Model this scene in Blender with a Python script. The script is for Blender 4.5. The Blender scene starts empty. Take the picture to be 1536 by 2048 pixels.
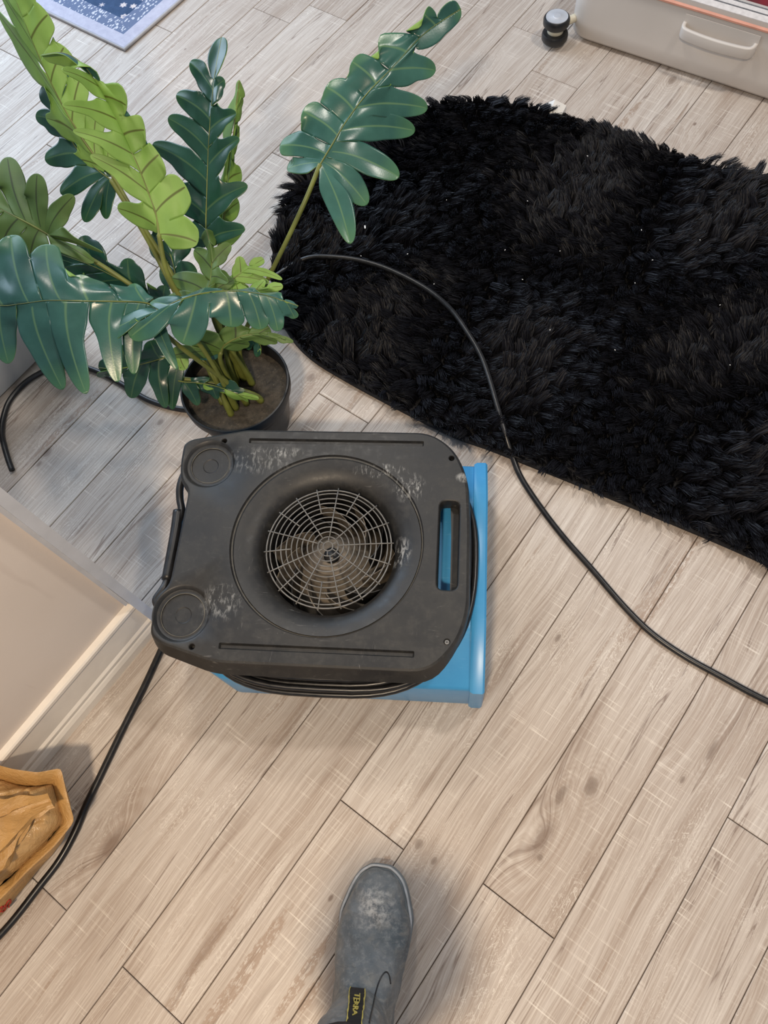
import bpy, bmesh, math, random
import numpy as np
from mathutils import Vector, Matrix, noise, geometry
random.seed(7); rng = np.random.default_rng(11)
SC = bpy.context.scene; COL = SC.collection
# ------------------------------------------------------------------ camera
H = 1.38; FPX = 1562.3
R = Matrix(((0.58794332, 0.7597009, -0.27780774), (-0.80494732, 0.51556291, -0.29369151), (-0.07989035, 0.39629456, 0.914641)))
cam = bpy.data.cameras.new('camera'); camo = bpy.data.objects.new('camera', cam); COL.objects.link(camo)
cam.sensor_fit = 'VERTICAL'; cam.sensor_height = 24.0; cam.lens = FPX / 2048 * 24.0
cam.clip_start = 0.05; cam.clip_end = 60
M4 = R.to_4x4(); M4.translation = (0, 0, H); camo.matrix_world = M4
SC.camera = camo
# ------------------------------------------------------------------ world, lights, exposure
w = bpy.data.worlds.new('world'); SC.world = w; w.use_nodes = True
bg = w.node_tree.nodes['Background']; bg.inputs[0].default_value = (0.80, 0.86, 1.0, 1); bg.inputs[1].default_value = 0.26
def area(name, loc, target, size, sizey, power, color):
    l = bpy.data.lights.new(name, 'AREA'); l.shape = 'RECTANGLE'; l.size = size; l.size_y = sizey
    l.energy = power; l.color = color
    o = bpy.data.objects.new(name, l); COL.objects.link(o); o.location = loc
    o.rotation_euler = (Vector(target) - Vector(loc)).to_track_quat('-Z', 'Y').to_euler(); return o
area('window_daylight', (1.15, 3.25, 1.45), (0.9, 1.6, 0.2), 2.0, 1.7, 58, (0.64, 0.80, 1.0))
def downlight(name, loc, power, color, rad):
    l = bpy.data.lights.new(name, 'AREA'); l.shape = 'DISK'; l.size = rad * 2; l.energy = power; l.color = color
    o = bpy.data.objects.new(name, l); COL.objects.link(o); o.location = loc; return o
downlight('ceiling_downlight', (-0.85, -0.25, 2.45), 44, (1.0, 0.80, 0.58), 0.10)
downlight('ceiling_downlight', (1.45, -0.3, 2.45), 20, (1.0, 0.93, 0.84), 0.10)
downlight('ceiling_downlight', (1.1, 1.5, 2.45), 15, (1.0, 0.92, 0.82), 0.15)
SC.view_settings.view_transform = 'Standard'; SC.view_settings.look = 'None'
SC.view_settings.gamma = 1.0; SC.view_settings.use_curve_mapping = False
SC.view_settings.exposure = 0.18
SC.cycles.max_bounces = 8; SC.cycles.use_denoising = True

# ------------------------------------------------------------------ helpers
def P(px, py, z=0.0):
    """point of the place at height z that is seen at photograph pixel (px, py)"""
    d = R @ Vector(((px - 768) / FPX, -(py - 1024) / FPX, -1)); t = (z - H) / d.z
    return Vector((d.x * t, d.y * t, z))
def Pplane(px, py, p0, n):
    d = R @ Vector(((px - 768) / FPX, -(py - 1024) / FPX, -1)); o = Vector((0, 0, H))
    return o + d * ((Vector(p0) - o).dot(Vector(n)) / d.dot(Vector(n)))
def link(name, me, mats=(), parent=None, kind=None, smooth=False):
    o = bpy.data.objects.new(name, me); COL.objects.link(o)
    for m in (mats if isinstance(mats, (list, tuple)) else [mats]): me.materials.append(m)
    if parent: o.parent = parent
    if kind: o['kind'] = kind
    if smooth:
        me.polygons.foreach_set('use_smooth', [True] * len(me.polygons))
    return o
def mesh_from(name, vs, fs):
    me = bpy.data.meshes.new(name); me.from_pydata([tuple(v) for v in vs], [], fs); me.update(); return me
def bm_link(name, bm, mats, parent=None, kind=None, smooth=False, recalc=True):
    if recalc: bmesh.ops.recalc_face_normals(bm, faces=bm.faces)
    me = bpy.data.meshes.new(name); bm.to_mesh(me); bm.free(); return link(name, me, mats, parent, kind, smooth)
def tag(o, label, cat, group=None):
    o['label'] = label; o['category'] = cat
    if group: o['group'] = group
    return o
def thing(name, label, cat, loc=(0, 0, 0), rotz=0, group=None):
    o = bpy.data.objects.new(name, None); COL.objects.link(o); o.location = loc; o.rotation_euler = (0, 0, rotz)
    o.empty_display_size = 0.05
    return tag(o, label, cat, group)
def autosmooth(o, ang=35):
    me = o.data; me.polygons.foreach_set('use_smooth', [True] * len(me.polygons))
    bm = bmesh.new(); bm.from_mesh(me)
    for e in bm.edges:
        if len(e.link_faces) == 2 and e.calc_face_angle(0) > math.radians(ang): e.smooth = False
    bm.to_mesh(me); bm.free()
def add_box(bm, c, s, mat=None):
    vs = []
    for dz in (-.5, .5):
        for dx, dy in ((-.5, -.5), (.5, -.5), (.5, .5), (-.5, .5)):
            v = Vector((dx * s[0], dy * s[1], dz * s[2]))
            if mat: v = mat @ v
            vs.append(bm.verts.new(v + Vector(c)))
    for f in ((3, 2, 1, 0), (4, 5, 6, 7), (0, 1, 5, 4), (1, 2, 6, 5), (2, 3, 7, 6), (3, 0, 4, 7)):
        bm.faces.new([vs[i] for i in f])
def bevel(bm, w, seg=2, ang=30):
    es = [e for e in bm.edges if len(e.link_faces) == 2 and e.calc_face_angle(0) > math.radians(ang)]
    bmesh.ops.bevel(bm, geom=es, offset=w, segments=seg, profile=.5, affect='EDGES', clamp_overlap=True)
def catmull(pts, n=8, closed=False):
    pts = [Vector(p) for p in pts]; out = []; N = len(pts)
    rngi = range(N) if closed else range(N - 1)
    for i in rngi:
        if closed: p0, p1, p2, p3 = pts[(i - 1) % N], pts[i], pts[(i + 1) % N], pts[(i + 2) % N]
        else: p0, p1, p2, p3 = pts[max(i - 1, 0)], pts[i], pts[i + 1], pts[min(i + 2, N - 1)]
        for k in range(n):
            t = k / n; out.append(.5 * ((2 * p1) + (p2 - p0) * t + (2 * p0 - 5 * p1 + 4 * p2 - p3) * t * t + (3 * p1 - p0 - 3 * p2 + p3) * t ** 3))
    if not closed: out.append(pts[-1].copy())
    return out
def add_tube(bm, path, rad, seg=10, closed=False, cap=True):
    """tube along path; rad is a number or a function of 0..1"""
    n = len(path); rings = []; prev = None
    for i, p in enumerate(path):
        if closed: t = path[(i + 1) % n] - path[(i - 1) % n]
        else: t = path[min(i + 1, n - 1)] - path[max(i - 1, 0)]
        t = t.normalized()
        if prev is None:
            a = Vector((0, 0, 1)) if abs(t.z) < .9 else Vector((1, 0, 0)); nx = t.cross(a).normalized()
        else:
            nx = (prev - t * prev.dot(t)).normalized()
        prev = nx; ny = t.cross(nx)
        r = rad(i / (n - 1)) if callable(rad) else rad
        rings.append([bm.verts.new(p + (nx * math.cos(a_) + ny * math.sin(a_)) * r) for a_ in [2 * math.pi * k / seg for k in range(seg)]])
    m = n if closed else n - 1
    for i in range(m):
        a, b = rings[i], rings[(i + 1) % n]
        for k in range(seg): bm.faces.new((a[k], a[(k + 1) % seg], b[(k + 1) % seg], b[k]))
    if cap and not closed:
        bm.faces.new(rings[0][::-1]); bm.faces.new(rings[-1])
def tube_obj(name, path, rad, mat, parent=None, seg=10, closed=False):
    bm = bmesh.new(); add_tube(bm, path, rad, seg, closed); return bm_link(name, bm, mat, parent, smooth=True)
def add_loft(bm, rings, cap0=True, cap1=True):
    rr = [[bm.verts.new(v) for v in r] for r in rings]; n = len(rr[0])
    for a, b in zip(rr[:-1], rr[1:]):
        for k in range(n): bm.faces.new((a[k], a[(k + 1) % n], b[(k + 1) % n], b[k]))
    if cap0: bm.faces.new(rr[0][::-1])
    if cap1: bm.faces.new(rr[-1])
    return rr
def circle(cx, cy, r, n, z=0): return [Vector((cx + r * math.cos(2 * math.pi * k / n), cy + r * math.sin(2 * math.pi * k / n), z)) for k in range(n)]
def add_lathe(bm, prof, c=(0, 0), n=32, cap0=False, cap1=False):
    return add_loft(bm, [circle(c[0], c[1], max(r, 1e-4), n, z) for r, z in prof], cap0, cap1)
def round_poly(pts, rad, seg=5):
    out = []; n = len(pts)
    for i in range(n):
        p0, p1, p2 = Vector(pts[i - 1]), Vector(pts[i]), Vector(pts[(i + 1) % n])
        r = rad[i] if isinstance(rad, (list, tuple)) else rad
        a = (p0 - p1); b = (p2 - p1); la, lb = a.length, b.length
        d = min(r, la * .48, lb * .48)
        A = p1 + a / la * d; B = p1 + b / lb * d
        for k in range(seg + 1):
            t = k / seg; out.append(A * (1 - t) ** 2 + p1 * 2 * t * (1 - t) + B * t * t)
    return out
def offset_poly(pts, d):
    """move a closed 2D loop outward by d (counter-clockwise loop)"""
    out = []; n = len(pts)
    for i in range(n):
        a = pts[i - 1]; b = pts[i]; c = pts[(i + 1) % n]
        t = Vector((c[0] - a[0], c[1] - a[1]));
        if t.length < 1e-9: out.append(b.copy()); continue
        t.normalize(); out.append(Vector((b[0] + t.y * d, b[1] - t.x * d, b[2] if len(b) > 2 else 0)))
    return out
def smooth01(t): t = max(0., min(1., t)); return t * t * (3 - 2 * t)

# ------------------------------------------------------------------ materials
class NT:
    def __init__(s, name):
        s.m = bpy.data.materials.new(name); s.m.use_nodes = True; s.t = s.m.node_tree; s.b = s.t.nodes['Principled BSDF']; s.o = s.t.nodes['Material Output']
    def n(s, typ, **kw):
        nd = s.t.nodes.new(typ)
        for k, v in kw.items():
            if k.startswith('i_'): s.set(nd, k[2:], v)
            else: setattr(nd, k, v)
        return nd
    def set(s, nd, key, v):
        key = int(key) if key.isdigit() else key.replace('_', ' ')
        if isinstance(v, bpy.types.NodeSocket): s.t.links.new(v, nd.inputs[key])
        else: nd.inputs[key].default_value = v
    def l(s, a, b): s.t.links.new(a, b)
    def math(s, op, a, b=0.0, c=0.0, clamp=False):
        nd = s.t.nodes.new('ShaderNodeMath'); nd.operation = op; nd.use_clamp = clamp
        for i, v in enumerate((a, b, c)):
            if isinstance(v, bpy.types.NodeSocket): s.l(v, nd.inputs[i])
            else: nd.inputs[i].default_value = v
        return nd.outputs[0]
    def mix(s, f, a, b, typ='MIX'):
        nd = s.t.nodes.new('ShaderNodeMix'); nd.data_type = 'RGBA'; nd.blend_type = typ
        for i, v in ((0, f), (6, a), (7, b)):
            if isinstance(v, bpy.types.NodeSocket): s.l(v, nd.inputs[i])
            else: nd.inputs[i].default_value = v if i == 0 else (*v, 1)
        return nd.outputs[2]
    def ramp(s, f, stops, interp='LINEAR'):
        nd = s.t.nodes.new('ShaderNodeValToRGB'); nd.color_ramp.interpolation = interp
        e = nd.color_ramp.elements
        while len(e) < len(stops): e.new(.5)
        for el, (p, c) in zip(e, stops): el.position = p; el.color = (c, c, c, 1) if isinstance(c, (int, float)) else (*c, 1)
        s.l(f, nd.inputs[0]); return nd.outputs[0]
    def mapr(s, v, a, b, c=0.0, d=1.0):
        nd = s.t.nodes.new('ShaderNodeMapRange'); s.l(v, nd.inputs[0])
        for i, x in zip((1, 2, 3, 4), (a, b, c, d)): nd.inputs[i].default_value = x
        return nd.outputs[0]
    def noise(s, vec, scale, detail=3, rough=.5, dist=0, sc=None, off=None):
        if sc or off is not None:
            mp = s.t.nodes.new('ShaderNodeMapping'); s.l(vec, mp.inputs[0])
            if sc: mp.inputs['Scale'].default_value = sc
            if off is not None: mp.inputs['Location'].default_value = off
            vec = mp.outputs[0]
        nd = s.t.nodes.new('ShaderNodeTexNoise'); s.l(vec, nd.inputs['Vector'])
        nd.inputs['Scale'].default_value = scale; nd.inputs['Detail'].default_value = detail
        nd.inputs['Roughness'].default_value = rough; nd.inputs['Distortion'].default_value = dist
        return nd.outputs[0]
    def coord(s, which='Object'): return s.t.nodes.new('ShaderNodeTexCoord').outputs[which]
    def bump(s, h, strength=.3, dist=.001):
        nd = s.t.nodes.new('ShaderNodeBump'); nd.inputs['Strength'].default_value = strength; nd.inputs['Distance'].default_value = dist
        s.l(h, nd.inputs['Height']); s.l(nd.outputs[0], s.b.inputs['Normal'])
    def base(s, v):
        if isinstance(v, bpy.types.NodeSocket): s.l(v, s.b.inputs['Base Color'])
        else: s.b.inputs['Base Color'].default_value = (*v, 1)
    def rough(s, v):
        if isinstance(v, bpy.types.NodeSocket): s.l(v, s.b.inputs['Roughness'])
        else: s.b.inputs['Roughness'].default_value = v
def simple(name, c, rough=.5, metal=0, var=.12, scale=30, bump=0, spec=.5):
    t = NT(name); co = t.coord(); n = t.noise(co, scale, 4)
    t.base(t.mix(t.mapr(n, .3, .7), tuple(x * (1 - var) for x in c), tuple(min(1, x * (1 + var)) for x in c)))
    t.rough(t.mapr(n, .2, .8, max(.02, rough - .08), min(1, rough + .08))); t.b.inputs['Metallic'].default_value = metal
    t.b.inputs['Specular IOR Level'].default_value = spec
    if bump: t.bump(t.noise(co, scale * 8, 3), bump)
    return t.m

def plank_material():
    t = NT('whitewashed_oak'); co = t.coord(); oi = t.t.nodes.new('ShaderNodeObjectInfo')
    rnd = oi.outputs['Random']
    cmb = t.n('ShaderNodeCombineXYZ'); t.l(t.math('MULTIPLY', rnd, 37.0), cmb.inputs[0]); t.l(t.math('MULTIPLY', rnd, 91.0), cmb.inputs[1]); t.l(t.math('MULTIPLY', rnd, 13.0), cmb.inputs[2])
    add = t.n('ShaderNodeVectorMath', operation='ADD'); t.l(co, add.inputs[0]); t.l(cmb.outputs[0], add.inputs[1]); v0 = add.outputs[0]
    # knots: grain bends round them
    mk = t.n('ShaderNodeMapping'); t.l(v0, mk.inputs[0]); mk.inputs['Scale'].default_value = (2.1, 5.5, 0)
    vo = t.n('ShaderNodeTexVoronoi', feature='F1'); t.l(mk.outputs[0], vo.inputs['Vector']); vo.inputs['Scale'].default_value = 1.0
    kd = vo.outputs['Distance']; ksel = t.math('GREATER_THAN', t.n('ShaderNodeSeparateColor', i_0=vo.outputs['Color']).outputs[0], .55)
    kinf = t.math('MULTIPLY', t.mapr(kd, 0.0, .42, 1, 0), ksel)
    wn = t.noise(v0, 1.0, 2, .5, sc=(2.2, 9, 1))
    sep = t.n('ShaderNodeSeparateXYZ', i_0=v0)
    yy = t.math('ADD', sep.outputs[1], t.math('MULTIPLY', t.math('SUBTRACT', wn, .5), .05))
    yy = t.math('ADD', yy, t.math('MULTIPLY', t.math('MULTIPLY', kinf, kinf), .05))
    c2 = t.n('ShaderNodeCombineXYZ'); t.l(sep.outputs[0], c2.inputs[0]); t.l(yy, c2.inputs[1]); t.l(sep.outputs[2], c2.inputs[2]); v = c2.outputs[0]
    fine = t.noise(v, 1.0, 5, .65, sc=(9, 420, 1)); med = t.noise(v, 1.0, 4, .6, sc=(2.6, 75, 1)); big = t.noise(v, 1.0, 3, .55, sc=(1.5, 16, 1))
    patch = t.noise(v0, 1.0, 3, .6, sc=(4, 14, 1), off=(5, 2, 0))
    hue = t.noise(v0, 1.0, 2, .5, sc=(1.2, 3, 1), off=(8, 3, 0))
    c = t.mix(t.mapr(hue, .35, .65), (.475, .42, .372), (.56, .51, .462))
    c = t.mix(t.mapr(rnd, 0, 1, 0, .45), c, (.42, .35, .295))
    c = t.mix(t.math('MULTIPLY', t.mapr(med, .42, .72), .38), c, (.30, .22, .165))
    c = t.mix(t.math('MULTIPLY', t.mapr(big, .50, .70), .60), c, (.27, .195, .145))
    c = t.mix(t.math('MULTIPLY', t.mapr(fine, .48, .72), .48), c, (.22, .16, .12))
    c = t.mix(t.math('MULTIPLY', t.mapr(fine, .5, .30), .38), c, (.76, .72, .66))
    # dark splits
    sp = t.noise(v, 1.0, 3, .6, sc=(1.6, 34, 1), off=(3, 7, 0))
    c = t.mix(t.math('MULTIPLY', t.mapr(t.math('ABSOLUTE', t.math('SUBTRACT', sp, .63)), .016, .0), .7), c, (.15, .10, .075))
    # worn chippy streaks (whitewash broken away)
    ch = t.noise(v, 1.0, 3, .7, sc=(1.3, 22, 1), off=(1, 17, 0)); cr = t.noise(v0, 1.0, 3, .8, sc=(70, 150, 1))
    cm = t.math('MULTIPLY', t.mapr(ch, .635, .665), t.mapr(cr, .44, .50)); c = t.mix(t.math('MULTIPLY', cm, .6), c, (.30, .22, .165))
    # pale saw marks across the grain and figure
    sw = t.noise(v0, 1.0, 2, .6, sc=(260, 7, 1)); c = t.mix(t.math('MULTIPLY', t.math('MULTIPLY', t.mapr(sw, .58, .70), t.mapr(patch, .48, .62)), .55), c, (.80, .75, .67))
    fg = t.noise(v0, 1.0, 3, .6, 1.2, sc=(40, 85, 1)); c = t.mix(t.math('MULTIPLY', t.math('MULTIPLY', t.mapr(t.math('ABSOLUTE', t.math('SUBTRACT', fg, .5)), .025, 0), t.mapr(patch, .5, .35)), .5), c, (.82, .78, .71))
    # knots
    rings = t.math('MULTIPLY', t.math('SINE', t.math('MULTIPLY', kd, 95)), .5)
    kr = t.math('MULTIPLY', t.math('MULTIPLY', t.math('ADD', rings, .5), kinf), .35); c = t.mix(kr, c, (.27, .19, .14))
    kdn = t.math('ADD', kd, t.math('MULTIPLY', t.math('SUBTRACT', cr, .5), .06))
    c = t.mix(t.math('MULTIPLY', t.math('MULTIPLY', t.mapr(kdn, .085, .035), ksel), .7), c, (.17, .115, .085))
    # the floor's own marked knots, broken whitewash strips and dark streaks, where they lie
    geo = t.n('ShaderNodeNewGeometry').outputs['Position']
    def spots(lst):
        d = None
        for px, py, rx, ry in lst:
            p = P(px, py); mp = t.n('ShaderNodeMapping'); t.l(geo, mp.inputs[0]); mp.inputs['Scale'].default_value = (1 / rx, 1 / ry, 0); mp.inputs['Location'].default_value = (-p.x / rx, -p.y / ry, 0)
            ln = t.n('ShaderNodeVectorMath', operation='LENGTH'); t.l(mp.outputs[0], ln.inputs[0]); d = ln.outputs['Value'] if d is None else t.math('MINIMUM', d, ln.outputs['Value'])
        return t.math('ADD', d, t.math('MULTIPLY', t.math('SUBTRACT', t.noise(v0, 1.0, 3, .6, sc=(40, 90, 1), off=(2, 2, 2)), .5), .9))
    kd2 = spots([(1182, 1572, .018, .011), (1122, 1588, .020, .008), (1116, 1276, .010, .005), (838, 1688, .010, .007), (868, 1722, .008, .005), (236, 268, .014, .010), (622, 755, .013, .009), (78, 928, .008, .004), (95, 905, .012, .008), (1080, 1715, .006, .005), (1425, 1500, .022, .006), (1365, 1560, .008, .004), (320, 845, .009, .006), (1345, 160, .018, .010)])
    c = t.mix(t.math('MULTIPLY', t.math('MULTIPLY', t.mapr(kd2, 4.2, 1.2), t.math('ADD', t.math('MULTIPLY', t.math('SINE', t.math('MULTIPLY', kd2, 11.0)), .5), .5)), .34), c, (.26, .19, .14))
    c = t.mix(t.math('MULTIPLY', t.mapr(kd2, 1.25, .45), .65), c, (.15, .105, .078))
    ck = spots([(1345, 1160, .13, .007), (1285, 1240, .05, .006), (605, 1955, .075, .009), (500, 1930, .10, .012), (440, 2010, .06, .010), (1255, 235, .07, .008), (130, 850, .10, .006), (620, 1990, .03, .008), (765, 1735, .02, .010)])
    c = t.mix(t.math('MULTIPLY', t.math('MULTIPLY', t.mapr(ck, 1.1, .85), t.mapr(cr, .42, .50)), .72), c, (.29, .205, .15))
    sk = spots([(545, 1500, .17, .010), (465, 1665, .09, .009), (1190, 1790, .12, .007), (1135, 1890, .08, .008), (1300, 1760, .14, .006), (1165, 1470, .10, .012), (330, 1420, .16, .006), (1010, 1330, .16, .016), (1470, 1440, .10, .012), (700, 1480, .10, .008), (410, 1900, .07, .012), (190, 1040, .22, .006), (860, 1560, .08, .006), (300, 1020, .1, .005)])
    c = t.mix(t.math('MULTIPLY', t.math('MULTIPLY', t.mapr(sk, 1.3, .4), t.mapr(t.noise(v, 1.0, 4, .6, sc=(5, 160, 1), off=(9, 1, 4)), .36, .60)), .62), c, (.22, .155, .115))
    # little pits
    pm = t.n('ShaderNodeMapping'); t.l(v0, pm.inputs[0]); pm.inputs['Scale'].default_value = (9, 16, 0)
    pv = t.n('ShaderNodeTexVoronoi'); t.l(pm.outputs[0], pv.inputs['Vector']); pv.inputs['Scale'].default_value = 1
    psel = t.math('GREATER_THAN', t.n('ShaderNodeSeparateColor', i_0=pv.outputs['Color']).outputs[0], .86)
    c = t.mix(t.math('MULTIPLY', t.math('MULTIPLY', t.mapr(pv.outputs['Distance'], .07, .035), psel), .75), c, (.15, .10, .075))
    t.base(c); t.rough(t.mapr(fine, .3, .7, .38, .52)); t.bump(t.math('ADD', fine, t.math('MULTIPLY', sw, .4)), .25, .0008)
    t.b.inputs['Specular IOR Level'].default_value = .4
    return t.m
M = {}
M['plank'] = plank_material()
M['joint'] = simple('dark_joint', (.13, .095, .07), .9)
M['wall'] = None
def wall_mat():
    t = NT('painted_wall'); co = t.coord('Object'); n = t.noise(co, 3, 4); c = t.mix(t.mapr(n, .35, .7), (.68, .60, .53), (.74, .66, .59))
    st = t.noise(co, 1.0, 3, .6, sc=(24, 24, 3)); c = t.mix(t.math('MULTIPLY', t.mapr(st, .62, .72), .25), c, (.48, .38, .33))
    t.base(c); t.rough(.7); t.bump(t.noise(co, 220, 2), .1); return t.m
M['wall'] = wall_mat()
M['trim'] = simple('white_gloss_trim', (.80, .75, .68), .35, var=.04)
M['casing'] = simple('white_casing_window_tint', (.58, .60, .64), .45, var=.06)  # white casing; cool window light is put into its base colour

def black_plastic():
    t = NT('scuffed_black_plastic'); co = t.coord()
    n1 = t.noise(co, 9, 5, .6); n2 = t.noise(co, 60, 5, .7); n3 = t.noise(co, 1, 4, .6, 1.5, sc=(30, 140, 30)); n4 = t.noise(co, 1, 4, .6, 1.5, sc=(150, 25, 30), off=(3, 1, 2))
    c = t.mix(t.mapr(n1, .35, .7), (.010, .0105, .0115), (.023, .022, .020))
    c = t.mix(t.math('MULTIPLY', t.mapr(n2, .5, .75), .4), c, (.060, .056, .048))
    s = t.math('MULTIPLY', t.mapr(n3, .64, .74), t.mapr(n1, .45, .62)); c = t.mix(t.math('MULTIPLY', s, .35), c, (.30, .29, .27))
    s2 = t.math('MULTIPLY', t.mapr(n4, .66, .74), t.mapr(n1, .5, .4)); c = t.mix(t.math('MULTIPLY', s2, .3), c, (.26, .25, .24))
    # chalky paint smears where they are on the machine's lid
    sm = t.noise(co, 1, 3, .7, .5, sc=(190, 70, 30), off=(0, 5, 0))
    for cx, cy, rx, ry, k in ((.075, .135, .05, .014, .9), (.125, .105, .03, .03, .8), (.115, -.005, .022, .03, .9), (-.135, .15, .07, .03, .45), (-.16, -.1, .04, .035, .5), (.213, .125, .014, .010, 1.6), (-.09, .165, .04, .012, .6)):
        mp = t.n('ShaderNodeMapping'); t.l(co, mp.inputs[0]); mp.inputs['Scale'].default_value = (1 / rx, 1 / ry, 0); mp.inputs['Location'].default_value = (-cx / rx, -cy / ry, 0)
        ln = t.n('ShaderNodeVectorMath', operation='LENGTH'); t.l(mp.outputs[0], ln.inputs[0])
        f = t.math('MULTIPLY', t.mapr(ln.outputs['Value'], 1.0, .5), t.mapr(sm, .50 if k < 1 else .35, .66)); c = t.mix(t.math('MULTIPLY', f, min(.8, k * .7), clamp=True), c, (.46, .46, .44))
    t.base(c); t.rough(t.mapr(n2, .3, .7, .38, .58)); t.bump(n2, .15, .0006); return t.m
M['black'] = black_plastic()
M['black2'] = simple('black_rubber', (.012, .012, .013), .38, var=.3, scale=60)
M['grille'] = simple('dusty_grey_wire', (.15, .145, .135), .45, var=.3, scale=90)
M['dust'] = simple('dusty_taupe_plastic', (.16, .135, .105), .7, var=.35, scale=40)
M['wear'] = simple('worn_edge_dust', (.13, .12, .095), .8, var=.5, scale=70)
def blue_mat():
    t = NT('sky_blue_plastic'); co = t.coord(); n = t.noise(co, 12, 5, .6); sc = t.noise(co, 1, 4, .6, sc=(30, 200, 60))
    c = t.mix(t.mapr(n, .35, .7), (.045, .27, .56), (.06, .32, .62)); c = t.mix(t.math('MULTIPLY', t.mapr(sc, .6, .75), .25), c, (.25, .5, .72))
    t.base(c); t.rough(.33); return t.m
M['blue'] = blue_mat()
M['steel'] = simple('dull_steel', (.45, .44, .42), .35, metal=.9)
M['cord'] = simple('black_cord', (.010, .010, .011), .33, var=.3, scale=80)
M['pot'] = simple('black_nursery_pot', (.010, .011, .013), .42, var=.2)
def soil_mat():
    t = NT('dry_foam_soil'); co = t.coord(); n = t.noise(co, 70, 6, .7); n2 = t.noise(co, 260, 3, .7); c = t.mix(t.mapr(n, .3, .7), (.02, .017, .013), (.085, .07, .052))
    c = t.mix(t.mapr(n2, .62, .75), c, (.25, .21, .15)); t.base(c); t.rough(.9); t.bump(t.math('ADD', n, n2), .8, .004); return t.m
M['soil'] = soil_mat()
def leaf_mat(name, dark, mid_, vein, tip, rough, transl, back=False):
    t = NT(name); co = t.coord(); n = t.noise(co, 14, 4, .55); at = t.n('ShaderNodeAttribute', attribute_name='vein'); al = t.n('ShaderNodeAttribute', attribute_name='along')
    c = t.mix(t.mapr(n, .35, .68), dark, mid_)
    c = t.mix(t.math('MULTIPLY', t.mapr(al.outputs['Fac'], .72, 1.0), .6), c, tip)
    c = t.mix(t.math('MULTIPLY', t.mapr(at.outputs['Fac'], .09, .03), .9 if back else .6), c, vein)
    t.base(c); t.rough(rough); fine = t.noise(co, 1, 3, .5, sc=(300, 300, 300)); t.bump(fine, .12, .0006)
    tr = t.n('ShaderNodeBsdfTranslucent'); t.l(t.mix(0.0, mid_, mid_), tr.inputs[0])
    tr.inputs[0].default_value = (*[min(1, x * 2) for x in mid_], 1)
    ms = t.n('ShaderNodeMixShader'); ms.inputs[0].default_value = transl; t.l(t.b.outputs[0], ms.inputs[1]); t.l(tr.outputs[0], ms.inputs[2]); t.l(ms.outputs[0], t.o.inputs[0])
    return t.m
M['leaf'] = leaf_mat('teal_green_leaf_face', (.026, .092, .074), (.050, .150, .120), (.15, .27, .12), (.10, .24, .08), .26, .08)
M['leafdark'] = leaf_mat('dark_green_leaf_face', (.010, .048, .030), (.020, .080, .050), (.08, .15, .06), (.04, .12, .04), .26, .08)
M['leafback'] = leaf_mat('lime_leaf_underside', (.21, .38, .065), (.31, .52, .11), (.09, .10, .012), (.30, .50, .12), .5, .25, True)
M['leafolive'] = leaf_mat('olive_leaf_underside', (.075, .14, .028), (.12, .21, .045), (.03, .04, .01), (.12, .22, .05), .5, .15, True)
M['stem'] = simple('olive_stem', (.15, .17, .035), .45, var=.35, scale=25)
M['fur'] = None
def fur_mat():
    t = NT('black_shag_fibre'); at = t.n('ShaderNodeAttribute', attribute_name='shade'); c = t.mix(at.outputs['Fac'], (.0022, .0023, .0036), (.009, .0095, .014)); t.base(c)
    t.rough(.5); t.b.inputs['Specular IOR Level'].default_value = .25; return t.m
M['fur'] = fur_mat()
M['backing'] = simple('black_rug_backing', (.006, .006, .008), .9)
M['case'] = simple('warm_white_hard_shell', (.60, .56, .52), .38, var=.04, scale=6)
M['case2'] = simple('pale_grey_hard_shell', (.46, .45, .44), .4, var=.04, scale=6)
M['copper'] = simple('copper_pink_piping', (.62, .30, .22), .35, var=.1)
M['zip_light'] = simple('light_zip_tape', (.62, .59, .58), .6, var=.1, scale=120)
M['zip_dark'] = simple('dark_zip_teeth', (.12, .12, .13), .4, var=.3, scale=300)
M['red'] = simple('dark_red_cloth', (.12, .004, .010), .8, var=.5, scale=25, bump=.3)
M['chrome'] = simple('brushed_silver_cap', (.72, .75, .80), .35, metal=.55, var=.1)
M['cream'] = simple('cream_fork', (.60, .56, .44), .4)
M['paper'] = simple('white_card', (.80, .79, .76), .6, var=.04)
# ------------------------------------------------------------------ structure: floor
PW = .0945 * H; GAP = .0015; PL = .90 * H; PT = .004
floor_bm = bmesh.new(); add_box(floor_bm, (.9, .9, -.0192), (4.4, 4.6, .03)); flo = bm_link('floor', floor_bm, M['joint'], kind='structure')
anchors = {0: -.008, 1: -.25, 2: .217, 3: .6, 4: .1, 5: .4, 6: .25, -1: .6, -2: -.033, -3: -.323, -4: .15, -5: -.322, -6: .406, -7: 1.161, -8: 1.245, -9: .6, -10: .754, -11: .45, -12: .2, -13: 1.0385, -14: .55, -15: .9, -16: .3, -17: .686, -18: .1, -19: .5, -20: .8, -21: .3, -22: .65}
def plank_mesh(L):
    bm = bmesh.new(); add_box(bm, (0, 0, -PT / 2), (L - GAP, PW - GAP, PT))
    es = [e for e in bm.edges if all(v.co.z > -1e-6 for v in e.verts)]
    bmesh.ops.bevel(bm, geom=es, offset=.0009, segments=1, affect='EDGES'); bmesh.ops.recalc_face_normals(bm, faces=bm.faces)
    me = bpy.data.meshes.new('plank'); bm.to_mesh(me); bm.free(); me.materials.append(M['plank']); return me
full = plank_mesh(PL); X0, X1 = -.9, 2.75
for k, a in anchors.items():
    yc = -(.048 + .0945 * (k + .5)) * H
    xs = a * H
    while xs > X0 - PL: xs -= PL
    while xs < X1:
        o = bpy.data.objects.new('plank', full); COL.objects.link(o); o.parent = flo; o.location = (xs + PL / 2, yc, 0)
        xs += PL
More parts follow.
